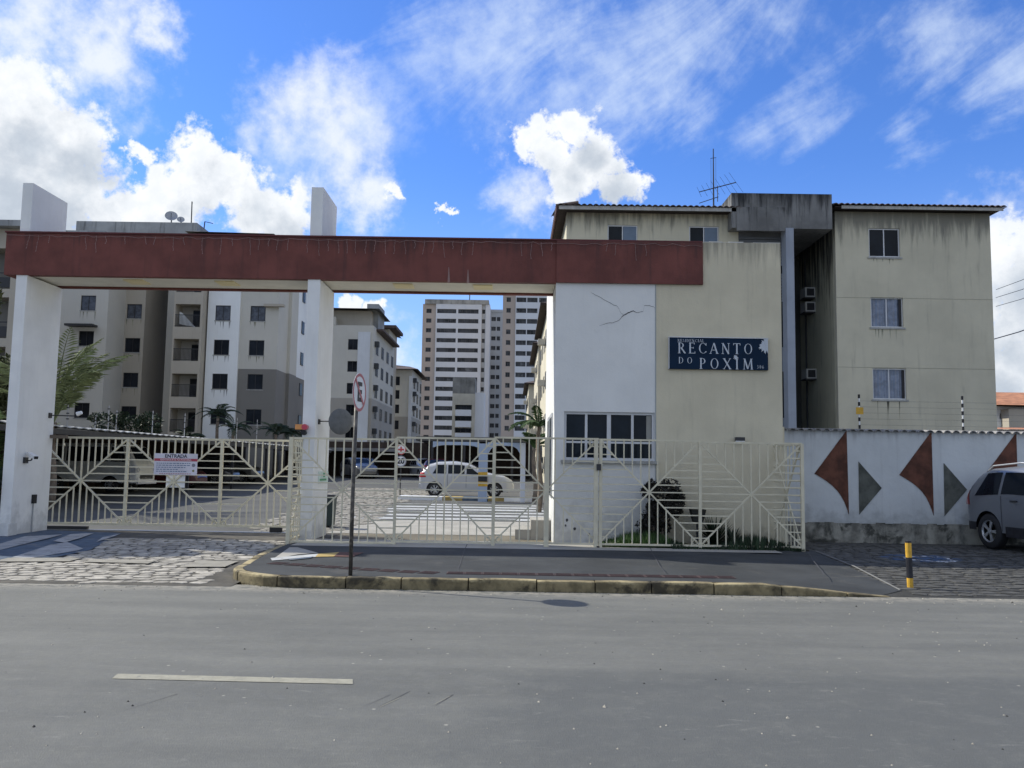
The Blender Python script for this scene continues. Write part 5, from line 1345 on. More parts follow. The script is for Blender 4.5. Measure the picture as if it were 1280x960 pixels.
# ------------------------------------------------------------------ towers far behind
TFR = mat('tower_window_frame', (.11, .105, .10), bump=0)
TGL = mat('tower_window_glass', (.05, .052, .055), rough=.3, var=.6, sc=.4, bump=0, spec=.15, blotch=((.17, .175, .18), .85, .42, .56))
def tower(label, Y, strips, pytop, rows, spacing, extra=None, capm=None):
    """strips: (px0, px1, material, [(wpx0, wpx1, n)], setback)"""
    t = thing('high_rise', label, 'high-rise', (at(600, 400, Y).x, Y, 2))
    zt_ = at(600, pytop, Y).z
    for (p0, p1, m_, wl_, sbk) in strips:
        Yq = Y+sbk; x0_, x1_ = at(p0, 450, Yq).x, at(p1, 450, Yq).x; ops = []; kk = []
        for r_ in rows:
            z = at(600, r_, Yq).z
            for (a, c2, n_) in wl_: ops.append((at(a, 450, Yq).x, at(c2, 450, Yq).x, z-.62, z+.62)); kk.append(n_)
        facade((0, Yq), 0, x0_, x1_, 0, zt_-sbk*.1, ops, m_, t, depth=.5); volume((0, Yq), 0, x0_, x1_, .502, 16, 0, zt_-sbk*.1-.02, m_, t)
        for o, n_ in zip(ops, kk): window((0, Yq+.15), 0, o[0], o[1], o[2], o[3], t, TFR, TGL, n_, False, .10)
    return t, zt_
rowsT1 = [389.5+12.15*i for i in range(14)]
t, z_ = tower('tall white and peach apartment tower, leftmost of the far towers', 250, [
    (527, 543.5, T_PE, [(531.5, 538, 2)], 0), (543.5, 601, T_WH, [(545, 569, 5), (571.5, 597, 5)], -.6), (601, 606, T_GR, [(601.6, 605.4, 2)], 0), (606, 611.5, T_WH, [], -.4)], 381, rowsT1, 12.15)
MB().box(at(527, 380, 249).x+.9, at(611.5, 380, 249).x-.1, 249.3, 266, z_, z_+1.3).build('parapet', mat('stained_tower_parapet', (.33,.32,.29), var=.3, sc=.3, streak=.8, sdark=(.08,.08,.075), ssc=(.8,.8,.1), bump=0), t)
e = at(587, 378, 255); MB().tube([e, e+Vector((0, 0, 2.4))], .15, 5).build('mast', DARKMET, t)
rowsT2 = [398.5+12.1*i for i in range(13)]
t, z_ = tower('narrow grey tower section set back between the two tall towers', 258, [(611, 628.5, T_GR, [(613.5, 619, 2), (620.3, 624.5, 2)], 0)], 390, rowsT2, 12.1)
MB().box(at(611, 380, 258).x, at(628.5, 380, 258).x, 257.8, 262, z_, z_+.8).build('parapet', T_GR, t)
rowsT3 = [374+13.4*i for i in range(14)]
tower('tall peach and white apartment tower partly hidden by the gatehouse', 228, [(627.5, 643.5, T_PE, [(632, 637.5, 2)], 0), (643.5, 700, T_WH, [(644.5, 657, 3), (658, 671, 3), (673, 690, 4)], -.5)], 340, rowsT3, 13.4)
# small concrete block in front of the towers
sbk = thing('apartment_building', 'small yellowed block with a stained water tank in front of the towers', 'building', (at(582, 500, 150).x, 150, 1))
x0_, x1_ = at(565.5, 500, 150).x, at(593.5, 500, 150).x
MB().box(x0_, x1_, 150, 158, at(580, 492, 150).z, at(580, 471.5, 150).z).build('water_tank', mat('brown_stained_tank', (.21,.205,.185), var=.35, sc=.4, streak=.9, sdark=(.05,.047,.04), ssc=(2.,2.,.15), bump=0), sbk)
ops = [(at(569, 500, 150).x, at(590, 500, 150).x, at(580, a, 150).z, at(580, c2, 150).z) for a, c2 in ((512, 506), (526, 520), (541, 535))]
YL = mat('yellowed_render', (.46, .43, .35), var=.15, sc=.3, streak=.3, bump=0)
facade((0, 150), 0, x0_, x1_, 0, at(580, 492, 150).z, ops, YL, sbk, depth=.8); volume((0, 150), 0, x0_, x1_, .802, 8, 0, at(580, 492, 150).z-.01, YL, sbk)
for o in ops:
    MB().box(o[0]+.1, o[1]-.1, 149.6, 149.99, o[2]-1.1, o[2]-.05).build('balcony_front', T_WH, sbk); window((0, 150.4), 0, o[0]+.1, o[1]-.1, o[2], o[3], sbk, DFRAME, GLASSF, 3, False, .08)
MB().box(x1_, x1_+1.6, 151, 157, 0, at(580, 490, 150).z).build('side_wing', T_WH, sbk)
# low houses behind right wall
hs = thing('house', 'white house with orange tiled roofs beyond the right end of the mural wall', 'house', (36, 60, 0))
YH = 62.; hx = at(1243, 520, YH).x
MB().box(hx, hx+12, YH, YH+9, 0, at(1260, 508, YH).z).build('wall', L_WH, hs)
MB().box(at(1261, 520, YH-1).x, hx+10, YH-1, YH-.01, 0, at(1262, 512, YH).z).build('porch_wall', L_TAN, hs)
MB().add([(hx-.5, YH-1.4, at(1260, 508, YH).z), (hx+12.5, YH-1.4, at(1260, 508, YH).z), (hx+12.5, YH+9, at(1260, 508, YH).z), (hx-.5, YH+9, at(1260, 508, YH).z), (hx-.5, YH+4, at(1260, 498, YH).z+.8), (hx+12.5, YH+4, at(1260, 498, YH).z+.8)], [(0,1,5,4),(1,2,5),(2,3,4,5),(3,0,4)]).build('roof', ROOFO, hs)
window((0, YH-.06), 0, at(1249, 520, YH).x, at(1256, 520, YH).x, at(1250, 524, YH).z, at(1250, 516, YH).z, hs, ALU, GLASSF)
h2 = thing('house', 'low orange tiled roof just above the mural wall at the right edge', 'house', (28, 45, 0))
xx = at(1244, 530, 45).x
MB().box(xx, xx+9, 45, 52, 0, at(1260, 537, 45).z).build('wall', L_WH, h2)
MB().add([(xx-.4, 44.5, at(1260, 537, 45).z), (xx+9, 44.5, at(1260, 537, 45).z), (xx+9, 52, at(1260, 527, 45).z+.1), (xx-.4, 52, at(1260, 527, 45).z)], [(0, 1, 2, 3)]).build('roof', ROOFO, h2)
# overhead wires at the right
wr_ = MB()
for a, e in (((1245, 362), (1420, 270)), ((1245, 372), (1420, 290)), ((1245, 383), (1420, 305)), ((1242, 424), (1420, 345))):
    p, q = at(*a, 40), at(*e, 26); m_ = p.lerp(q, .5)-Vector((0, 0, .25)); wr_.tube([p, p.lerp(q, .25)-Vector((0,0,.17)), m_, p.lerp(q, .75)-Vector((0,0,.17)), q], .012 if a[1] < 400 else .022, 4)
tag(wr_.build('overhead_wires', DARKMET, None, loc=tuple(at(1260, 360, 38))), 'black overhead wires crossing the sky at the right edge', 'wires')

# ------------------------------------------------------------------ carports and yard fittings
cpt = thing('carport', 'long carport with pale corrugated roof along the left side of the yard', 'carport', (-15, 40, .3))
XC = -12.85; ZC = 2.55
b = MB(); n = 150
for i in range(n+1):
    y_ = 21.5+i*.27; w_ = .05*math.sin(i*math.pi)  # ridge profile alternates below
    dz_ = .035 if i % 2 else 0.
    b.v += [(XC, y_, ZC+dz_+.0), (XC, y_, ZC+dz_-.03), (-19, y_, ZC+dz_+.35), (XC-.02, y_, ZC-.09)]
for i in range(n):
    k_ = i*4; b.f += [(k_, k_+4, k_+6, k_+2), (k_, k_+1, k_+5, k_+4)]
b.build('roof_sheet', CORR, cpt, fix=False)
MB().box(XC-.12, XC-.04, 21.5, 62, ZC-.22, ZC-.06).build('edge_beam', DARKMET, cpt)
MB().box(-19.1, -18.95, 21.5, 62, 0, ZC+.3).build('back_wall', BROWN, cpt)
for i in range(60): MB().box(-18.949, -18.93, 22+i*.66, 22.08+i*.66, .3, ZC).build('back_batten', WOODD, cpt)
for y_ in (24, 29.5, 35, 40.5, 46, 51.5, 57): MB().box(XC-.2, XC-.1, y_, y_+.1, 0, ZC-.2).build('post', DARKMET, cpt)
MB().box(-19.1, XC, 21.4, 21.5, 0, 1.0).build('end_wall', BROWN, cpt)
for i, px_ in enumerate((89, 124, 140, 150, 195, 235, 300, 325)):
    Y = XC*1090/(px_-643); z_ = ZC
    hgt = (.85, .55, .95, .8, .9, .9, .9, .9)[i]
    t = thing('roof_rod', 'thin white rod on the left carport roof, %s from the left' % ('first','second','third','fourth','fifth','sixth','seventh','eighth')[i], 'rod', (XC-.1, Y, z_), 'white rods on the carport roof')
    MB().tube([(XC-.1, Y, z_-.05), (XC-.1, Y, z_+hgt*Y/33.)], .017, 5).build('rod', mat('dull_white_rod', (.42,.42,.42)), t)
    for q in range(3): MB().box(XC-.13, XC-.07, Y-.03, Y+.03, z_+hgt*Y/33*(.35+.25*q), z_+hgt*Y/33*(.35+.25*q)+.03).build('insulator', BLK, t)
# far carport across the lane and arched portico
cp2 = thing('carport', 'far flat-roofed carport across the end of the lane, behind the white hatchback', 'carport', (-5, 62, .5))
MB().box(at(520, 550, 62).x, at(668, 550, 62).x, 62, 68, at(600, 552, 62).z, at(600, 546.5, 62).z).build('roof', mat('dark_metal_roof', (.09,.09,.09)), cp2)
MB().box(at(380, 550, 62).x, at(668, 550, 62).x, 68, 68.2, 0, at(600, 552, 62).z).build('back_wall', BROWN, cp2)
for px_ in (540, 580, 640, 664): c = at(px_, 580, 62.1); MB().box(c.x-.08, c.x+.08, 62.05, 62.2, .3, at(600, 552, 62).z).build('post', DARKMET, cp2)
cp3 = thing('carport', 'dark far carport with a pale metal edge behind the no-parking pole', 'carport', (-13, 66, .5))
MB().box(at(330, 560, 64).x, at(500, 560, 64).x, 64, 70, at(450, 564, 64).z, at(450, 560, 64).z).build('roof', mat('dull_metal_edge', (.2,.2,.2)), cp3)
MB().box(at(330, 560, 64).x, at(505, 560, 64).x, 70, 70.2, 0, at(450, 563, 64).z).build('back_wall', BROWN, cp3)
pt = thing('gate_portico', 'pale blue arched lane portico with a banded centre column behind the front fence', 'portico', (-1.2, 33.2, .2))
YQ = 33.0; col0, col1 = at(598, 590, YQ).x, at(609, 590, YQ).x; zt_ = at(600, 556, YQ).z
MB().box(col0, col1, YQ, YQ+.35, .2, zt_+.05).build('column', BLUEPORT, pt)
for (a, e, m_) in ((590, 595.3, YEL), (595.3, 602, BLKP), (602, 608, YEL)):
    MB().box(col0-.006, col1+.006, YQ-.006, YQ+.356, at(600, e, YQ).z, at(600, a, YQ).z-.002).build('painted_band', m_, pt)
def arch(xa, xb, zs, zt__, nm):
    b = MB(); n = 10; o_ = []; i_ = []
    for k_ in range(n+1):
        t_ = k_/n; x = xa+(xb-xa)*t_; o_.append((x, zt__)); i_.append((x, zs+(zt__-.12-zs)*math.sin(math.pi/2*min(1, (1-abs(2*t_-1))*1.6))**.6))
    for k_ in range(n): b.prism([o_[k_], o_[k_+1], i_[k_+1], i_[k_]], lambda u, v, d: (u, d, v), YQ+.02, YQ+.33)
    b.build(nm, BLUEPORT, pt)
arch(at(541, 560, YQ).x, col0, at(541, 559, YQ).z, zt_+.10, 'arch'); arch(col1, at(651, 560, YQ).x, at(620, 568, YQ).z, zt_+.10, 'arch')
MB().box(at(651, 560, YQ).x, at(657, 560, YQ).x, YQ+.02, YQ+.33, .2, zt_+.1).build('column', T_WH, pt)

# ------------------------------------------------------------------ vehicles
def interp(tab, x):
    if x <= tab[0][0]: return tab[0][1]
    for (a, va), (c2, vc) in zip(tab, tab[1:]):
        if x <= c2:
            t_ = (x-a)/(c2-a); t_ = t_*t_*(3-2*t_)*.5+t_*.5; return va+(vc-va)*t_
    return tab[-1][1]
def wheel_meshes(r, wd, nsp, paint_):
    ty = MB().lathe([(r*.62, -wd*.5), (r*.9, -wd*.5), (r*.98, -wd*.38), (r, -wd*.2), (r, wd*.2), (r*.98, wd*.38), (r*.9, wd*.5), (r*.62, wd*.5)], 28, axis='y')
    rm = MB().lathe([(r*.64, -wd*.46), (r*.6, -wd*.47), (r*.56, -wd*.3)], 28, axis='y').lathe([(r*.001, -wd*.44), (r*.13, -wd*.44), (r*.14, -wd*.3)], 14, axis='y')
    for k_ in range(nsp):
        a = 2*math.pi*k_/nsp; 
        for da in (-.11, .11):
            b0 = MB().box(r*.1, r*.62, -wd*.42, -wd*.3, -r*.035, r*.035); m_ = Matrix.Rotation(a+da, 4, 'Y'); rm.add([m_ @ Vector(v) for v in b0.v], b0.f)
    return ty, rm
def vehicle(name, label, cat, loc, rot, L, top, belt, low, hwid, paint_, wr, wx, Hh, wins, ws, rear, group=None, tumble=.16, nsp=5, extra=None):
    """x forward from 0 (rear) to L (nose); tables over x"""
    t = thing(name, label, cat, loc, group, rot); WL.pop(t.name, None)
    def hw(x, z):
        w_ = interp(hwid, x); b_ = interp(belt, x); zt_ = interp(top, x)
        if z > b_: w_ *= 1-tumble*((z-b_)/max(.3, Hh-b_))**1.15
        else: w_ *= 1-.045*((b_-z)/b_)**2
        e = max(0, (z-(zt_-.13))/.13); return w_*(1-.10*min(1, e)**3)
    def zlow(x):
        z = interp(low, x)
        for c_ in wx:
            d = wr*1.16; q = abs(x-c_)
            if q < d: z = max(z, wr+math.sqrt(d*d-q*q)*.98)
        return z
    xs_ = sorted({round(i*L/70, 4) for i in range(71)}|{round(c_+wr*1.16*math.cos(R(a)), 4) for c_ in wx for a in range(0, 181, 12)}|{.01, .03, .06, L-.01, L-.03, L-.06})
    ring = []; NZ = 12
    for x in xs_:
        zl_, zt_ = zlow(x), interp(top, x); e = min(1., min(x, L-x)/.12); pin = math.sqrt(max(0., 1-(1-e)**2))*.14+.86
        pts = []
        for k_ in range(NZ+1):
            z = zl_+(zt_-zl_)*k_/NZ; pts.append((x, hw(x, z)*pin, z))
        yt = pts[-1][1]
        for q in (.93, .8, .5, 0): pts.append((x, yt*q, zt_+.035*(1-q)**.7*(1 if zt_ > 1 else .6)))
        pts = pts+[(a, -c2, d) for a, c2, d in reversed(pts[:-1])]
        ring.append(pts)
    b = MB(); nP = len(ring[0]); b.v = [q for r_ in ring for q in r_]
    for i in range(len(ring)-1):
        for k_ in range(nP-1): b.f.append((i*nP+k_, i*nP+k_+1, (i+1)*nP+k_+1, (i+1)*nP+k_))
    b.f.append(tuple(range(nP))); b.f.append(tuple((len(ring)-1)*nP+k_ for k_ in reversed(range(nP))))
    body = b.build('body', paint_, t, smooth=True, fix=False)
    for p_ in body.data.polygons:
        if len(p_.vertices) > 4: p_.use_smooth = False
    wmin = min(v for _, v in hwid)
    MB().box(.25, L-.25, -wmin*.72, wmin*.72, interp(low, L/2)-.02, interp(belt, L/2)-.1).build('underbody', BLK, t)
    ty, rm = wheel_meshes(wr, .21, nsp, None); tm, rmm = ty.mesh('tyre', BLK, smooth=True), rm.mesh('rim', RIM)
    for c_ in wx:
        for sd in (-1, 1):
            wv = bpy.data.objects.new('wheel', None); col.objects.link(wv); wv.parent = t; wv.location = (c_, sd*(interp(hwid, c_)-.13), wr); wv.rotation_euler = (0, 0, 0 if sd < 0 else math.pi)
            sub(tm, 'tyre', wv); sub(rmm, 'rim', wv)
    def side_patch(nm, xb0, xb1, xt0, xt1, z0f, z1f, m_, off=.006, both=True, n=10, rows=4):
        for sd in ((-1, 1) if both else (-1,)):
            b = MB()
            for i in range(n+1):
                for j in range(rows+1):
                    u, v = i/n, j/rows; x = (xb0+(xb1-xb0)*u)*(1-v)+(xt0+(xt1-xt0)*u)*v
                    za = z0f(x) if callable(z0f) else z0f; zb_ = z1f(x) if callable(z1f) else z1f
                    z = za+(zb_-za)*v; b.v.append((x, sd*(hw(x, z)+off), z))
            for i in range(n):
                for j in range(rows): k_ = i*(rows+1)+j; b.f.append((k_, k_+rows+1, k_+rows+2, k_+1))
            b.build(nm, m_, t, fix=False, smooth=True)
    for (xb0, xb1, xt0, xt1) in wins:
        side_patch('side_window', xb0, xb1, xt0, xt1, lambda x: interp(belt, x)+.03, lambda x: min(interp(top, x)-.09, Hh-.13), GLASS)
    def top_patch(nm, xa, xb, fa_, fb_, m_, n=8):
        b = MB(); cc = 9
        for i in range(n+1):
            x = xa+(xb-xa)*i/n; zt_ = interp(top, x); f_ = fa_+(fb_-fa_)*i/n; yt = hw(x, zt_)
            for j in range(cc):
                q = -1+2*j/(cc-1); y = q*yt*f_; b.v.append((x, y, zt_+.035*(1-abs(q*f_))**.7*(1 if zt_ > 1 else .6)+.008))
        for i in range(n):
            for j in range(cc-1): k_ = i*cc+j; b.f.append((k_, k_+1, k_+cc+1, k_+cc))
        b.build(nm, m_, t, fix=False, smooth=True)
    top_patch('windscreen', ws[0], ws[1], .9, .9, GLASS); top_patch('rear_window', rear[0], rear[1], .85, .85, GLASS)
    if extra: extra(t, hw, side_patch, L)
    return t
def door_bits(handles, seams, paint_, belt):
    def f(t, hw, sp__, L):
        for hx_, hz in handles:
            for sd in (-1, 1):
                y = sd*(hw(hx_, hz)+.012); MB().box(hx_-.09, hx_+.09, y-.014, y+.014, hz-.014, hz+.014).build('door_handle', DARKMET if paint_ is SILV else paint_, t)
        for sx in seams: sp__('door_seam', sx-.006, sx+.006, sx-.006, sx+.006, .38, lambda x: interp(belt, x)+.0, BLK, .003, True, 1, 4)
    return f
# silver suv at the right edge
suv_top = [(0, .98), (.04, 1.06), (.12, 1.15), (.45, 1.50), (.75, 1.60), (1.6, 1.66), (2.4, 1.62), (2.85, 1.50), (3.55, 1.10), (4.2, 1.02), (4.5, .92), (4.6, .62)]
suv_belt = [(0, 1.0), (1.5, 1.08), (3.4, 1.02), (4.6, .82)]
def suv_extra(t, hw, spx, L):
    door_bits([(1.62, .98), (2.65, .96)], [1.25, 2.2, 3.3], SILV, suv_belt)(t, hw, spx, L)
    spx('tail_lamp', -.0+.02, .26, .06, .22, .86, 1.16, TAILR, .006, True, 4, 4)
    spx('headlamp', 4.1, 4.5, 4.15, 4.4, .78, .92, HEADL, .008, True, 4, 3)
    spx('lower_trim', .18, .45, .18, .45, .36, .52, BLKP, .008, True, 4, 2)
    spx('sill_trim', 1.35, 3.2, 1.35, 3.2, .28, .48, BLKP, .010, True, 10, 2)
    for sd in (-1, 1):
        MB().tube([(.55, sd*.64, 1.56), (.7, sd*.64, 1.66), (1.5, sd*.65, 1.72), (2.4, sd*.65, 1.69), (2.6, sd*.65, 1.60)], .016, 6).build('roof_rail', RIM, t)
    MB().box(-.015, .06, -.7, .7, .38, .56).build('rear_bumper', BLKP, t)
    MB().box(3.12, 3.3, -1.06, -.9, 1.05, 1.2).build('door_mirror', SILV, t)
s_ = gz(1213, 688, .1)
vehicle('parked_car', 'silver estate off-roader parked on the cobbles against the mural wall at the right edge', 'car', (10.32, 18.62, zd(17)+.012), R(-82), 4.6,
        suv_top, suv_belt, [(0, .42), (.3, .36), (4.2, .30), (4.6, .36)], [(0, .78), (.25, .88), (1, .925), (3.6, .925), (4.3, .86), (4.6, .70)], SILV, .355, (.82, 3.62), 1.66,
        [(.42, 1.17, .72, 1.17), (1.25, 2.17, 1.25, 2.17), (2.25, 3.25, 2.25, 2.80)], (2.9, 3.5), (.14, .43), tumble=.2, nsp=5, extra=suv_extra)
# white hatchback
hb_top = [(0, .84), (.04, .95), (.16, 1.06), (.42, 1.32), (.8, 1.42), (1.45, 1.45), (2.0, 1.38), (2.85, 1.0), (3.5, .89), (3.85, .72), (3.95, .5)]
hb_belt = [(0, .92), (1.5, .93), (3.0, .90), (3.95, .72)]
def hb_extra(t, hw, spx, L):
    door_bits([(1.42, .84), (2.3, .82)], [1.18, 1.95, 2.85], WCAR, hb_belt)(t, hw, spx, L)
    spx('tail_lamp', .0+.01, .30, .05, .2, .80, 1.0, TAILR, .006, True, 4, 4); spx('headlamp', 3.35, 3.78, 3.5, 3.7, .68, .82, HEADL, .008, True, 4, 3)
    MB().box(-.02, .05, -.7, .7, .34, .52).build('rear_bumper', WCAR, t)
    MB().box(2.55, 2.68, -.98, -.84, .90, 1.02).build('door_mirror', WCAR, t)
vehicle('parked_car', 'white hatchback standing crossways in the yard behind the front fence', 'car', (at(525, 610, 37).x, 37, zg(37)), R(2), 3.95,
        hb_top, hb_belt, [(0, .34), (.3, .24), (3.6, .22), (3.95, .3)], [(0, .72), (.25, .80), (1, .84), (3.0, .84), (3.6, .78), (3.95, .62)], WCAR, .30, (.66, 3.12), 1.45,
        [(.56, 1.12, .76, 1.12), (1.20, 1.88, 1.20, 1.88), (1.96, 2.62, 1.96, 2.12)], (2.12, 2.8), (.17, .40), tumble=.2, nsp=7, extra=hb_extra)
# white forward-control van
vb_top = [(0, 1.0), (.03, 1.5), (.12, 1.85), (.3, 1.95), (2, 1.98), (3.6, 1.95), (3.85, 1.85), (4.2, 1.28), (4.28, 1.0), (4.3, .6)]
vb_belt = [(0, 1.22), (3.9, 1.22), (4.3, 1.2)]
def vb_extra(t, hw, spx, L):
    spx('headlamp', 4.05, 4.24, 4.05, 4.24, .84, 1.0, HEADL, .012, True, 3, 3)
    MB().box(4.26, 4.36, -.72, .72, .36, .5).build('front_bumper', WHP, t)
    MB().box(4.285, 4.30, -.5, .5, .56, .72).build('grille', DARKMET, t)
    for y in (-.62, .62): MB().lathe([(.001, .03), (.09, .025), (.1, 0)], 14, (4.27, y, .93), 'x').build('round_headlamp', HEADL, t)
    MB().box(3.6, 3.72, -1.0, -.87, 1.25, 1.5).build('door_mirror', DARKMET, t)
vehicle('parked_van', 'white box-shaped van parked under the left carport behind the sliding gate', 'van', (-19.3, 36.4, zg(36.4)), R(-6), 4.3,
        vb_top, vb_belt, [(0, .42), (4.3, .40)], [(0, .80), (.2, .84), (3.9, .84), (4.3, .74)], mat('chalky_white_van_paint', (.80, .80, .75), rough=.5, coat=.3, bump=0), .32, (.85, 3.2), 1.97,
        [(.3, 1.2, .32, 1.2), (1.3, 2.2, 1.3, 2.2), (2.3, 3.1, 2.3, 3.1), (3.2, 3.85, 3.2, 3.68)], (3.88, 4.18), (.03, .11), tumble=.09, nsp=8, extra=vb_extra)
for i, (y_, pm, lab) in enumerate(((40.6, RCAR, 'wine red car nosed out under the left carport, next after the white van'), (45.5, DCAR, 'black car under the left carport, second after the white van'),
                                   (50.0, GCAR, 'dark grey car under the left carport, third after the white van'))):
    vehicle('parked_car', lab, 'car', (-18.2, y_, zg(y_)), R(-4), 3.95, hb_top, hb_belt, [(0, .34), (.3, .24), (3.6, .22), (3.95, .3)],
            [(0, .72), (.25, .80), (1, .84), (3.0, .84), (3.6, .78), (3.95, .62)], pm, .30, (.66, 3.12), 1.45, [(.56, 1.12, .76, 1.12), (1.20, 1.88, 1.20, 1.88), (1.96, 2.62, 1.96, 2.12)], (2.12, 2.8), (.17, .40), tumble=.2, nsp=7)
for i, (px_, Y_, rt_, pm, lab) in enumerate(((430, 62, -60, GCAR, 'grey car at the far left of the lane behind the no-parking pole'), (455, 63, -90, DCAR, 'black car in the far carport right of the no-parking pole'),
                                             (545, 60, -90, RCAR, 'wine red car in the far carport left of the speed sign'), (590, 64, -90, DCAR, 'black car in the far carport above the white hatchback'),
                                             (520, 66, -70, WCAR, 'white car in the far carport just right of the speed sign'))):
    c = at(px_, 590, Y_)
    vehicle('parked_car', lab, 'car', (c.x, Y_+2, zg(Y_)), R(rt_), 3.95, hb_top, hb_belt, [(0, .34), (.3, .24), (3.6, .22), (3.95, .3)],
            [(0, .72), (.25, .80), (1, .84), (3.0, .84), (3.6, .78), (3.95, .62)], pm, .30, (.66, 3.12), 1.45, [(.56, 1.12, .76, 1.12), (1.20, 1.88, 1.20, 1.88), (1.96, 2.62, 1.96, 2.12)], (2.12, 2.8), (.17, .40), tumble=.2, nsp=7)

# ------------------------------------------------------------------ plants
def frond_mesh(L, droop, seed, lw=.035, ll=.42, n=28, m_=None):
    rnd = random.Random(seed); b = MB(); pts = []
    for i in range(n+1):
        t_ = i/n; pts.append(Vector((L*(t_-.18*droop*t_**3), 0, L*(.55*t_-droop*t_*t_))))
    b.tube(pts[::4], [.022*(1-i/len(pts[::4]))+.004 for i in range(len(pts[::4]))], 4)
    for i in range(4, n+1):
        t_ = i/n; p = pts[i]; d = (pts[i]-pts[i-1]).normalized(); l = ll*math.sin(math.pi*min(1, .12+t_*.9))**.7*rnd.uniform(.8, 1.1)
        for sd in (-1, 1):
            tip = p+d*l*.55+Vector((0, sd*l*.8, -l*.35*rnd.uniform(.5, 1.3))); midp = p.lerp(tip, .5)+Vector((0, 0, .03)); q = d*lw
            b.add([p-q*.5, midp-q, tip, midp+q], [(0, 1, 2), (0, 2, 3)])
    return b.mesh('frond', m_ or GREEN3, fix=False)
def palm(name, label, loc, trunk_h, nf, L, seed, m_=None, droop=(.5, 1.0), cat='palm', tr=.12, tilt=(0, 50), grp=None, ll=.42):
    rnd = random.Random(seed); t = thing(name, label, cat, loc, grp)
    x, y, z = loc
    pts = [(x+.05*math.sin(i), y, z+trunk_h*i/6) for i in range(7)]
    if trunk_h > .05: MB().tube(pts, [tr*(1.25-.4*i/6) for i in range(7)], 8).build('trunk', BARK, t, smooth=True)
    ms = [frond_mesh(L, rnd.uniform(*droop), seed*10+i, m_=m_, ll=ll) for i in range(3)]
    for i in range(nf):
        a = 2*math.pi*i/nf+rnd.uniform(-.3, .3); el = R(rnd.uniform(*tilt)); s_ = rnd.uniform(.75, 1.1)
        inst(ms[i % 3], 'frond', t, TR(pts[-1][0], pts[-1][1], z+trunk_h) @ RZ(a) @ RY(-el) @ SC(s_, s_, s_))
    return t
c = at(70, 560, 25.5)
palm('palm', 'pale green feathery palm arching out behind the left pillar', (c.x-.1, 25.5, .2), 2.5, 22, 3.4, 3, mat('pale_palm_leaf', (.17,.20,.085), var=.45, sc=3, bump=0), droop=(.35, .75), tilt=(15, 62), ll=.6)
c = at(15, 560, 27); palm('palm', 'second feathery palm left of the left pillar at the picture edge', (c.x-.9, 27, .2), .6, 16, 3.0, 5, droop=(.25, .55), tilt=(15, 60), ll=.5)
for (px_, py_, Y_, th, L_, lab, sd) in ((272, 540, 62, 4.2, 2.0, 'small dark palm in front of the white bay of the left block', 11), (292, 545, 60, 3.2, 1.8, 'small dark palm just right of the one before the white bay', 12),
                                       (345, 545, 62, 3.0, 1.9, 'small dark palm before the grey right end of the left block', 13), (235, 545, 61, 2.6, 1.6, 'low dark palm below the balconies of the left block', 14), (365, 546, 63, 3.0, 1.6, 'low dark palm nearest the middle pillar before the left block', 17)):
    c = at(px_, py_, Y_); palm('palm', lab, (c.x, Y_, zg(Y_)), th, 14, L_, sd, GREEN2, (.6, 1.1), tilt=(0, 50))
c = at(684, 600, 27); palm('palm', 'green palm with a slim trunk beside the sunlit left side of the gatehouse', (c.x-.25, 27, .25), 2.6, 12, 1.15, 21, mat('mid_leaf_green', (.05,.09,.03), var=.4, sc=3, bump=0), (.5, .9), tr=.07, tilt=(0, 45), ll=.25)
c = at(668, 600, 33); palm('palm', 'lower palm further down the lane beside the gatehouse', (c.x, 33, .3), 2.0, 11, 1.2, 22, mat('mid_leaf_green', (.05,.10,.035)), (.6, 1.0), tr=.07, tilt=(0, 45), ll=.25)
def leaf_blob(name, label, cat, c, rad, n, sz, m_, seed, trunk=True, holes=.25):
    rnd = random.Random(seed); t = thing(name, label, cat, (c[0], c[1], c[2]-rad[2])); b = MB()
    clumps = [(Vector((rnd.uniform(-.75, .75)*rad[0], rnd.uniform(-.75, .75)*rad[1], rnd.uniform(-.75, .75)*rad[2])), rnd.uniform(.3, .55)) for _ in range(14)]
    k_ = 0
    while k_ < n:
        cl, r_ = clumps[rnd.randrange(14)]; d = Vector((rnd.gauss(0, 1), rnd.gauss(0, 1), rnd.gauss(0, 1))).normalized()*rnd.uniform(.5, 1)**.5
        p = cl+Vector((d.x*rad[0]*r_, d.y*rad[1]*r_, d.z*rad[2]*r_))
        if (p.x/rad[0])**2+(p.y/rad[1])**2+(p.z/rad[2])**2 > 1.05: k_ += .2; continue
        u = Vector((rnd.gauss(0, 1), rnd.gauss(0, 1), rnd.gauss(0, 1))).normalized(); v = u.cross(d); 
        if v.length < .05: continue
        v.normalize(); s_ = sz*rnd.uniform(.6, 1.3); q = Vector(c)+p
        b.add([q-u*s_, q-v*s_*.45, q+u*s_, q+v*s_*.45], [(0, 1, 2, 3)]); k_ += 1
    b.build('foliage', m_, t, fix=False)
    if trunk: MB().tube([(c[0], c[1], c[2]-rad[2]-.3), (c[0]+.02, c[1], c[2])], [.05, .03], 6).build('stem', BARK, t)
    return t
c = at(829, 625, 16.95)
leaf_blob('bush', 'dark rounded clipped bush with maroon leaves behind the right fence bay', 'bush', (c.x, 16.95, at(829, 625, 16.95).z), (.47, .32, .45), 4200, .035, MAROON, 1)
c = at(818, 655, 16.95)
leaf_blob('bush', 'lower dark leafy part-bush under the clipped maroon one, on its left', 'bush', (c.x-.05, 16.92, .55), (.36, .25, .40), 2200, .035, MAROON, 2)
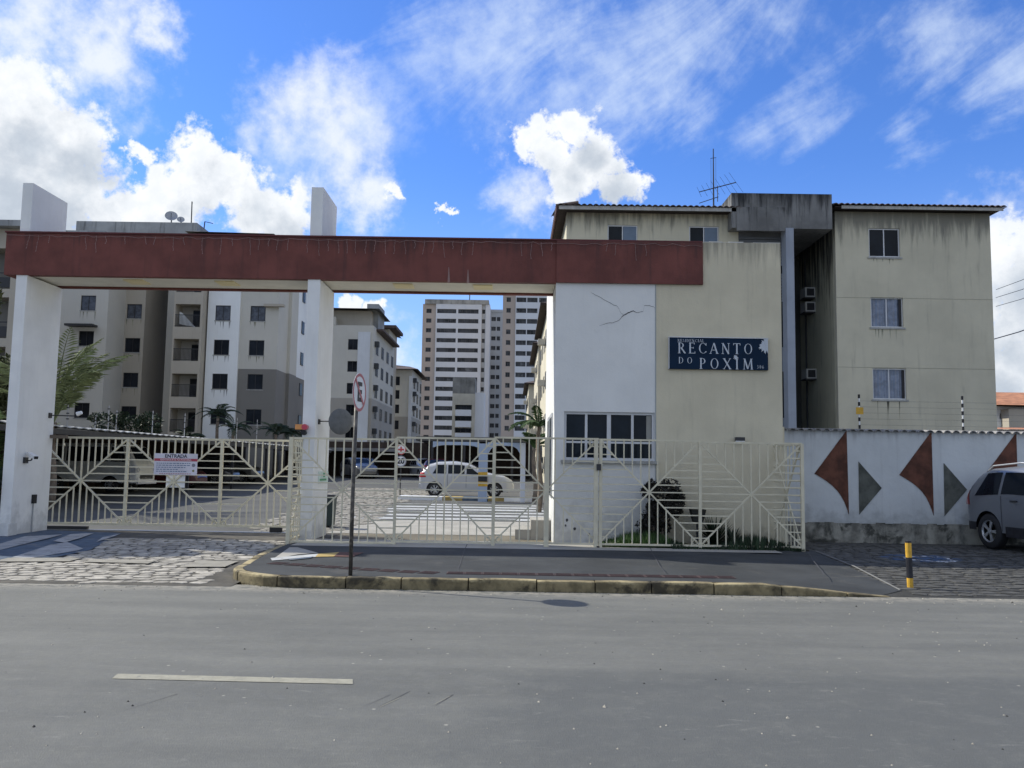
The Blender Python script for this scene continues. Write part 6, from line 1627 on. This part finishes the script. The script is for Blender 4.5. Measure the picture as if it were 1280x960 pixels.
leaf_blob('tree', 'mottled green tree crown at the left picture edge behind the left pillar', 'tree', (at(-8, 470, 34).x, 34, at(0, 500, 34).z), (1.6, 1.6, 2.4), 4500, .14, mat('olive_leaf', (.09,.10,.04), var=.5, sc=2, bump=0), 3)
c = at(-4, 640, 17.5)
leaf_blob('bush', 'dark hanging bush at the extreme left edge beside the left pillar', 'bush', (c.x-.1, 17.4, 1.0), (.28, .4, .6), 1600, .05, GREEN2, 4)
for i, (px_, w_) in enumerate(((130, 1.6), (158, 1.4), (186, 1.3))):
    c = at(px_, 528, 60); leaf_blob('tree', ('dark low tree below the windows of the left block, leftmost', 'dark low tree below the left block windows, middle one', 'dark low tree below the left block, just left of the balconies')[i], 'tree', (c.x, 60, at(px_, 532, 60).z), (w_*.8, 1.0, 1.0), 1100, .11, GREEN2, 20+i)
# yucca-like plant, pot and grass behind the right fence bays
def spiky(label, x, y, z, n, L, m_, seed):
    rnd = random.Random(seed); t = thing('spiky_plant', label, 'plant', (x, y, z)); b = MB()
    for i in range(n):
        a = rnd.uniform(0, 6.28); e = rnd.uniform(.25, 1.3); d = Vector((math.cos(a)*math.cos(e), math.sin(a)*math.cos(e)*.6, math.sin(e))); s_ = Vector((-d.y, d.x, 0)).normalized()*.016
        p = Vector((x, y, z+.05)); l = L*rnd.uniform(.7, 1.1); q = p+d*l*.6; r_ = p+d*l+Vector((0, 0, -.08*l)); b.add([p-s_, q-s_, r_, q+s_, p+s_], [(0, 1, 2, 3, 4)])
    b.build('leaves', m_, t, fix=False); return t
c = at(893, 670, 16.95); spiky('dark fan of spiky leaves behind the fence post right of the clipped bush', c.x, 16.95, .15, 170, .62, GREEN2, 1)
c = at(915, 675, 16.9); spiky('paler low spiky plant right of the dark spiky fan', c.x, 16.9, .15, 90, .42, mat('grey_leaf', (.06,.075,.05), bump=0), 2)
c = at(872, 650, 17.0)
pt_ = thing('planter', 'dark square planter on a stand behind the right fence bays', 'planter', (c.x, 17.0, .15))
b = MB(); vv = []
for z_, s_ in ((.62, .09), (.86, .14)): vv += [(c.x-s_, 17-s_, z_), (c.x+s_, 17-s_, z_), (c.x+s_, 17+s_, z_), (c.x-s_, 17+s_, z_)]
b.add(vv, [(0,3,2,1),(4,5,6,7),(0,1,5,4),(1,2,6,5),(2,3,7,6),(3,0,4,7)]).build('pot', mat('dark_pot', (.035,.035,.03)), pt_); MB().tube([(c.x, 17, .14), (c.x, 17, .62)], .03, 6).build('stand', DARKMET, pt_)
def grass(x0_, x1_, y0_, y1_, n, hm, m_, seed):
    rnd = random.Random(seed); b = MB()
    for i in range(n):
        x = rnd.uniform(x0_, x1_); y = rnd.uniform(y0_, y1_); h = hm*rnd.uniform(.3, 1)*(.6+.4*math.sin(x*3.1)); a = rnd.uniform(0, 6.28); dx_, dy_ = math.cos(a)*.008, math.sin(a)*.008; lx, ly = rnd.uniform(-.06, .06), rnd.uniform(-.06, .06)
        b.add([(x-dx_, y-dy_, .14), (x+dx_, y+dy_, .14), (x+lx*.5+dx_, y+ly*.5+dy_, .14+h*.6), (x+lx, y+ly, .14+h)], [(0, 1, 2, 3)])
    o = b.build('grass', m_, None, fix=False, loc=((x0_+x1_)/2, y0_, .14)); tag(o, kind='stuff'); return o
ga = at(752, 680, YFN).x; gm_ = at(840, 680, YFN).x; ge = at(1006, 680, YFN).x
tag(grass(ga, gm_, 16.56, 17.2, 3500, .36, GREEN, 1), 'bright green grass at the foot of the right fence, left of the clipped bush', 'grass')
tag(grass(gm_, ge, 16.4, 17.2, 5500, .30, GREEN2, 2), 'dark grass tufts at the foot of the right fence bays', 'grass')
struct(MB().box(ga, ge+.1, 16.56, 17.28, .10, .16).build('planting_bed', mat('dark_soil', (.035,.03,.02), var=.3)))

leaf_blob('tree', 'leafy street tree just beyond the left edge beside the left pillar', 'tree', (-14.1, 18.8, 5.5), (2.5, 2.0, 3.3), 20000, .13, mat('olive_leaf', (.09,.10,.04)), 31)
MB_ = None

# grit and small stones lying on the road
rnd = random.Random(77); b = MB(); b2 = MB()
for i in range(1100):
    near_k = rnd.random() < .35
    y = rnd.uniform(YK-.55, YK-.03) if near_k else 3.3+rnd.random()**1.3*8.0; x = rnd.uniform(-7.5, 8.5)*(.35+y/12)
    if not near_k and x < 0 and rnd.random() < .55: continue
    r_ = rnd.uniform(.004, .011)*(1 if rnd.random() < .93 else 1.9)
    q = [(x+r_*math.cos(a)*rnd.uniform(.7, 1.2), y+r_*math.sin(a)*rnd.uniform(.7, 1.2), .0005) for a in (0, 1.3, 2.5, 3.8, 5.0)]
    (b if rnd.random() < .75 else b2).add(q+[(x, y, r_*.9)], [(0, 1, 5), (1, 2, 5), (2, 3, 5), (3, 4, 5), (4, 0, 5)])
tag(b.build('road_grit', mat('pale_grit', (.36, .33, .27), var=.3, bump=0), fix=False), kind='stuff')
tag(b2.build('road_grit', mat('dark_grit', (.035, .033, .03), var=.3, bump=0), fix=False), kind='stuff')
# dry leaves and weeds along the kerb foot
b = MB()
for i in range(420):
    p, d = along(KP, rnd.uniform(3.5, KL-.4)); o = Vector((-d.y, d.x)); x = p.x-o.x*rnd.uniform(.0, .06); y = p.y-o.y*rnd.uniform(.0, .06)
    if rnd.random() < .5 and math.sin(x*2.3)+math.sin(x*5.1) < .3: continue
    a = rnd.uniform(0, 6.28); l = rnd.uniform(.01, .035); b.add([(x-.004, y, 0), (x+.004, y, 0), (x+l*math.cos(a)*.6, y+l*math.sin(a)*.4-.01, l)], [(0, 1, 2)])
tag(b.build('kerb_weeds', mat('dry_weed', (.10, .10, .045), var=.4, bump=0), fix=False), kind='stuff')

# grime runs below window sills
def drips(x0_, x1_, Y, z, m_, par, seed, lmax=.4, n=6):
    rnd = random.Random(seed); b = MB()
    for i in range(n):
        x = rnd.uniform(x0_, x1_) if i > 1 else (x0_+.03, x1_-.03)[i]; l = rnd.uniform(.3, 1)*lmax; w_ = rnd.uniform(.012, .03)*(1 if Y < 50 else 1.8)
        b.add([(x-w_, Y, z), (x+w_, Y, z), (x+w_*.4, Y, z-l*.7), (x, Y, z-l), (x-w_*.4, Y, z-l*.6)], [(0, 1, 2, 3, 4)])
    tag(b.build('grime_runs', m_, par, fix=False), kind='stuff')
GR1 = mat('ochre_wall_grime', (.27, .26, .19), var=.3, bump=0); GR2 = mat('white_wall_grime', (.33, .33, .32), var=.3, bump=0)
for q_, (a, c2, e, f) in enumerate(wins):
    z_ = at((a+c2)/2, f+2.5, YR).z; drips(at(a+5, f, YR).x, at(c2-8, f, YR).x, YR-.003, z_, GR1, rb, 60+q_, (.25, .5, .85)[q_], 6)
for q_, (px_, m_) in enumerate(((276, GR2), (320, GR1), (164.5, GR1), (106, GR1))):
    Yq = (67.8, 68, 69, 66)[q_]; c = at(px_, 450, Yq).x
    for k_, r_ in enumerate((rowsH[:3], rowsH[:2], [391, 433.5, 477], rowsA[:3])[q_]):
        drips(c-.6, c+.6, Yq-.004, at(300, r_, Yq).z-.68, m_, lb, 80+q_*7+k_, .75, 5)
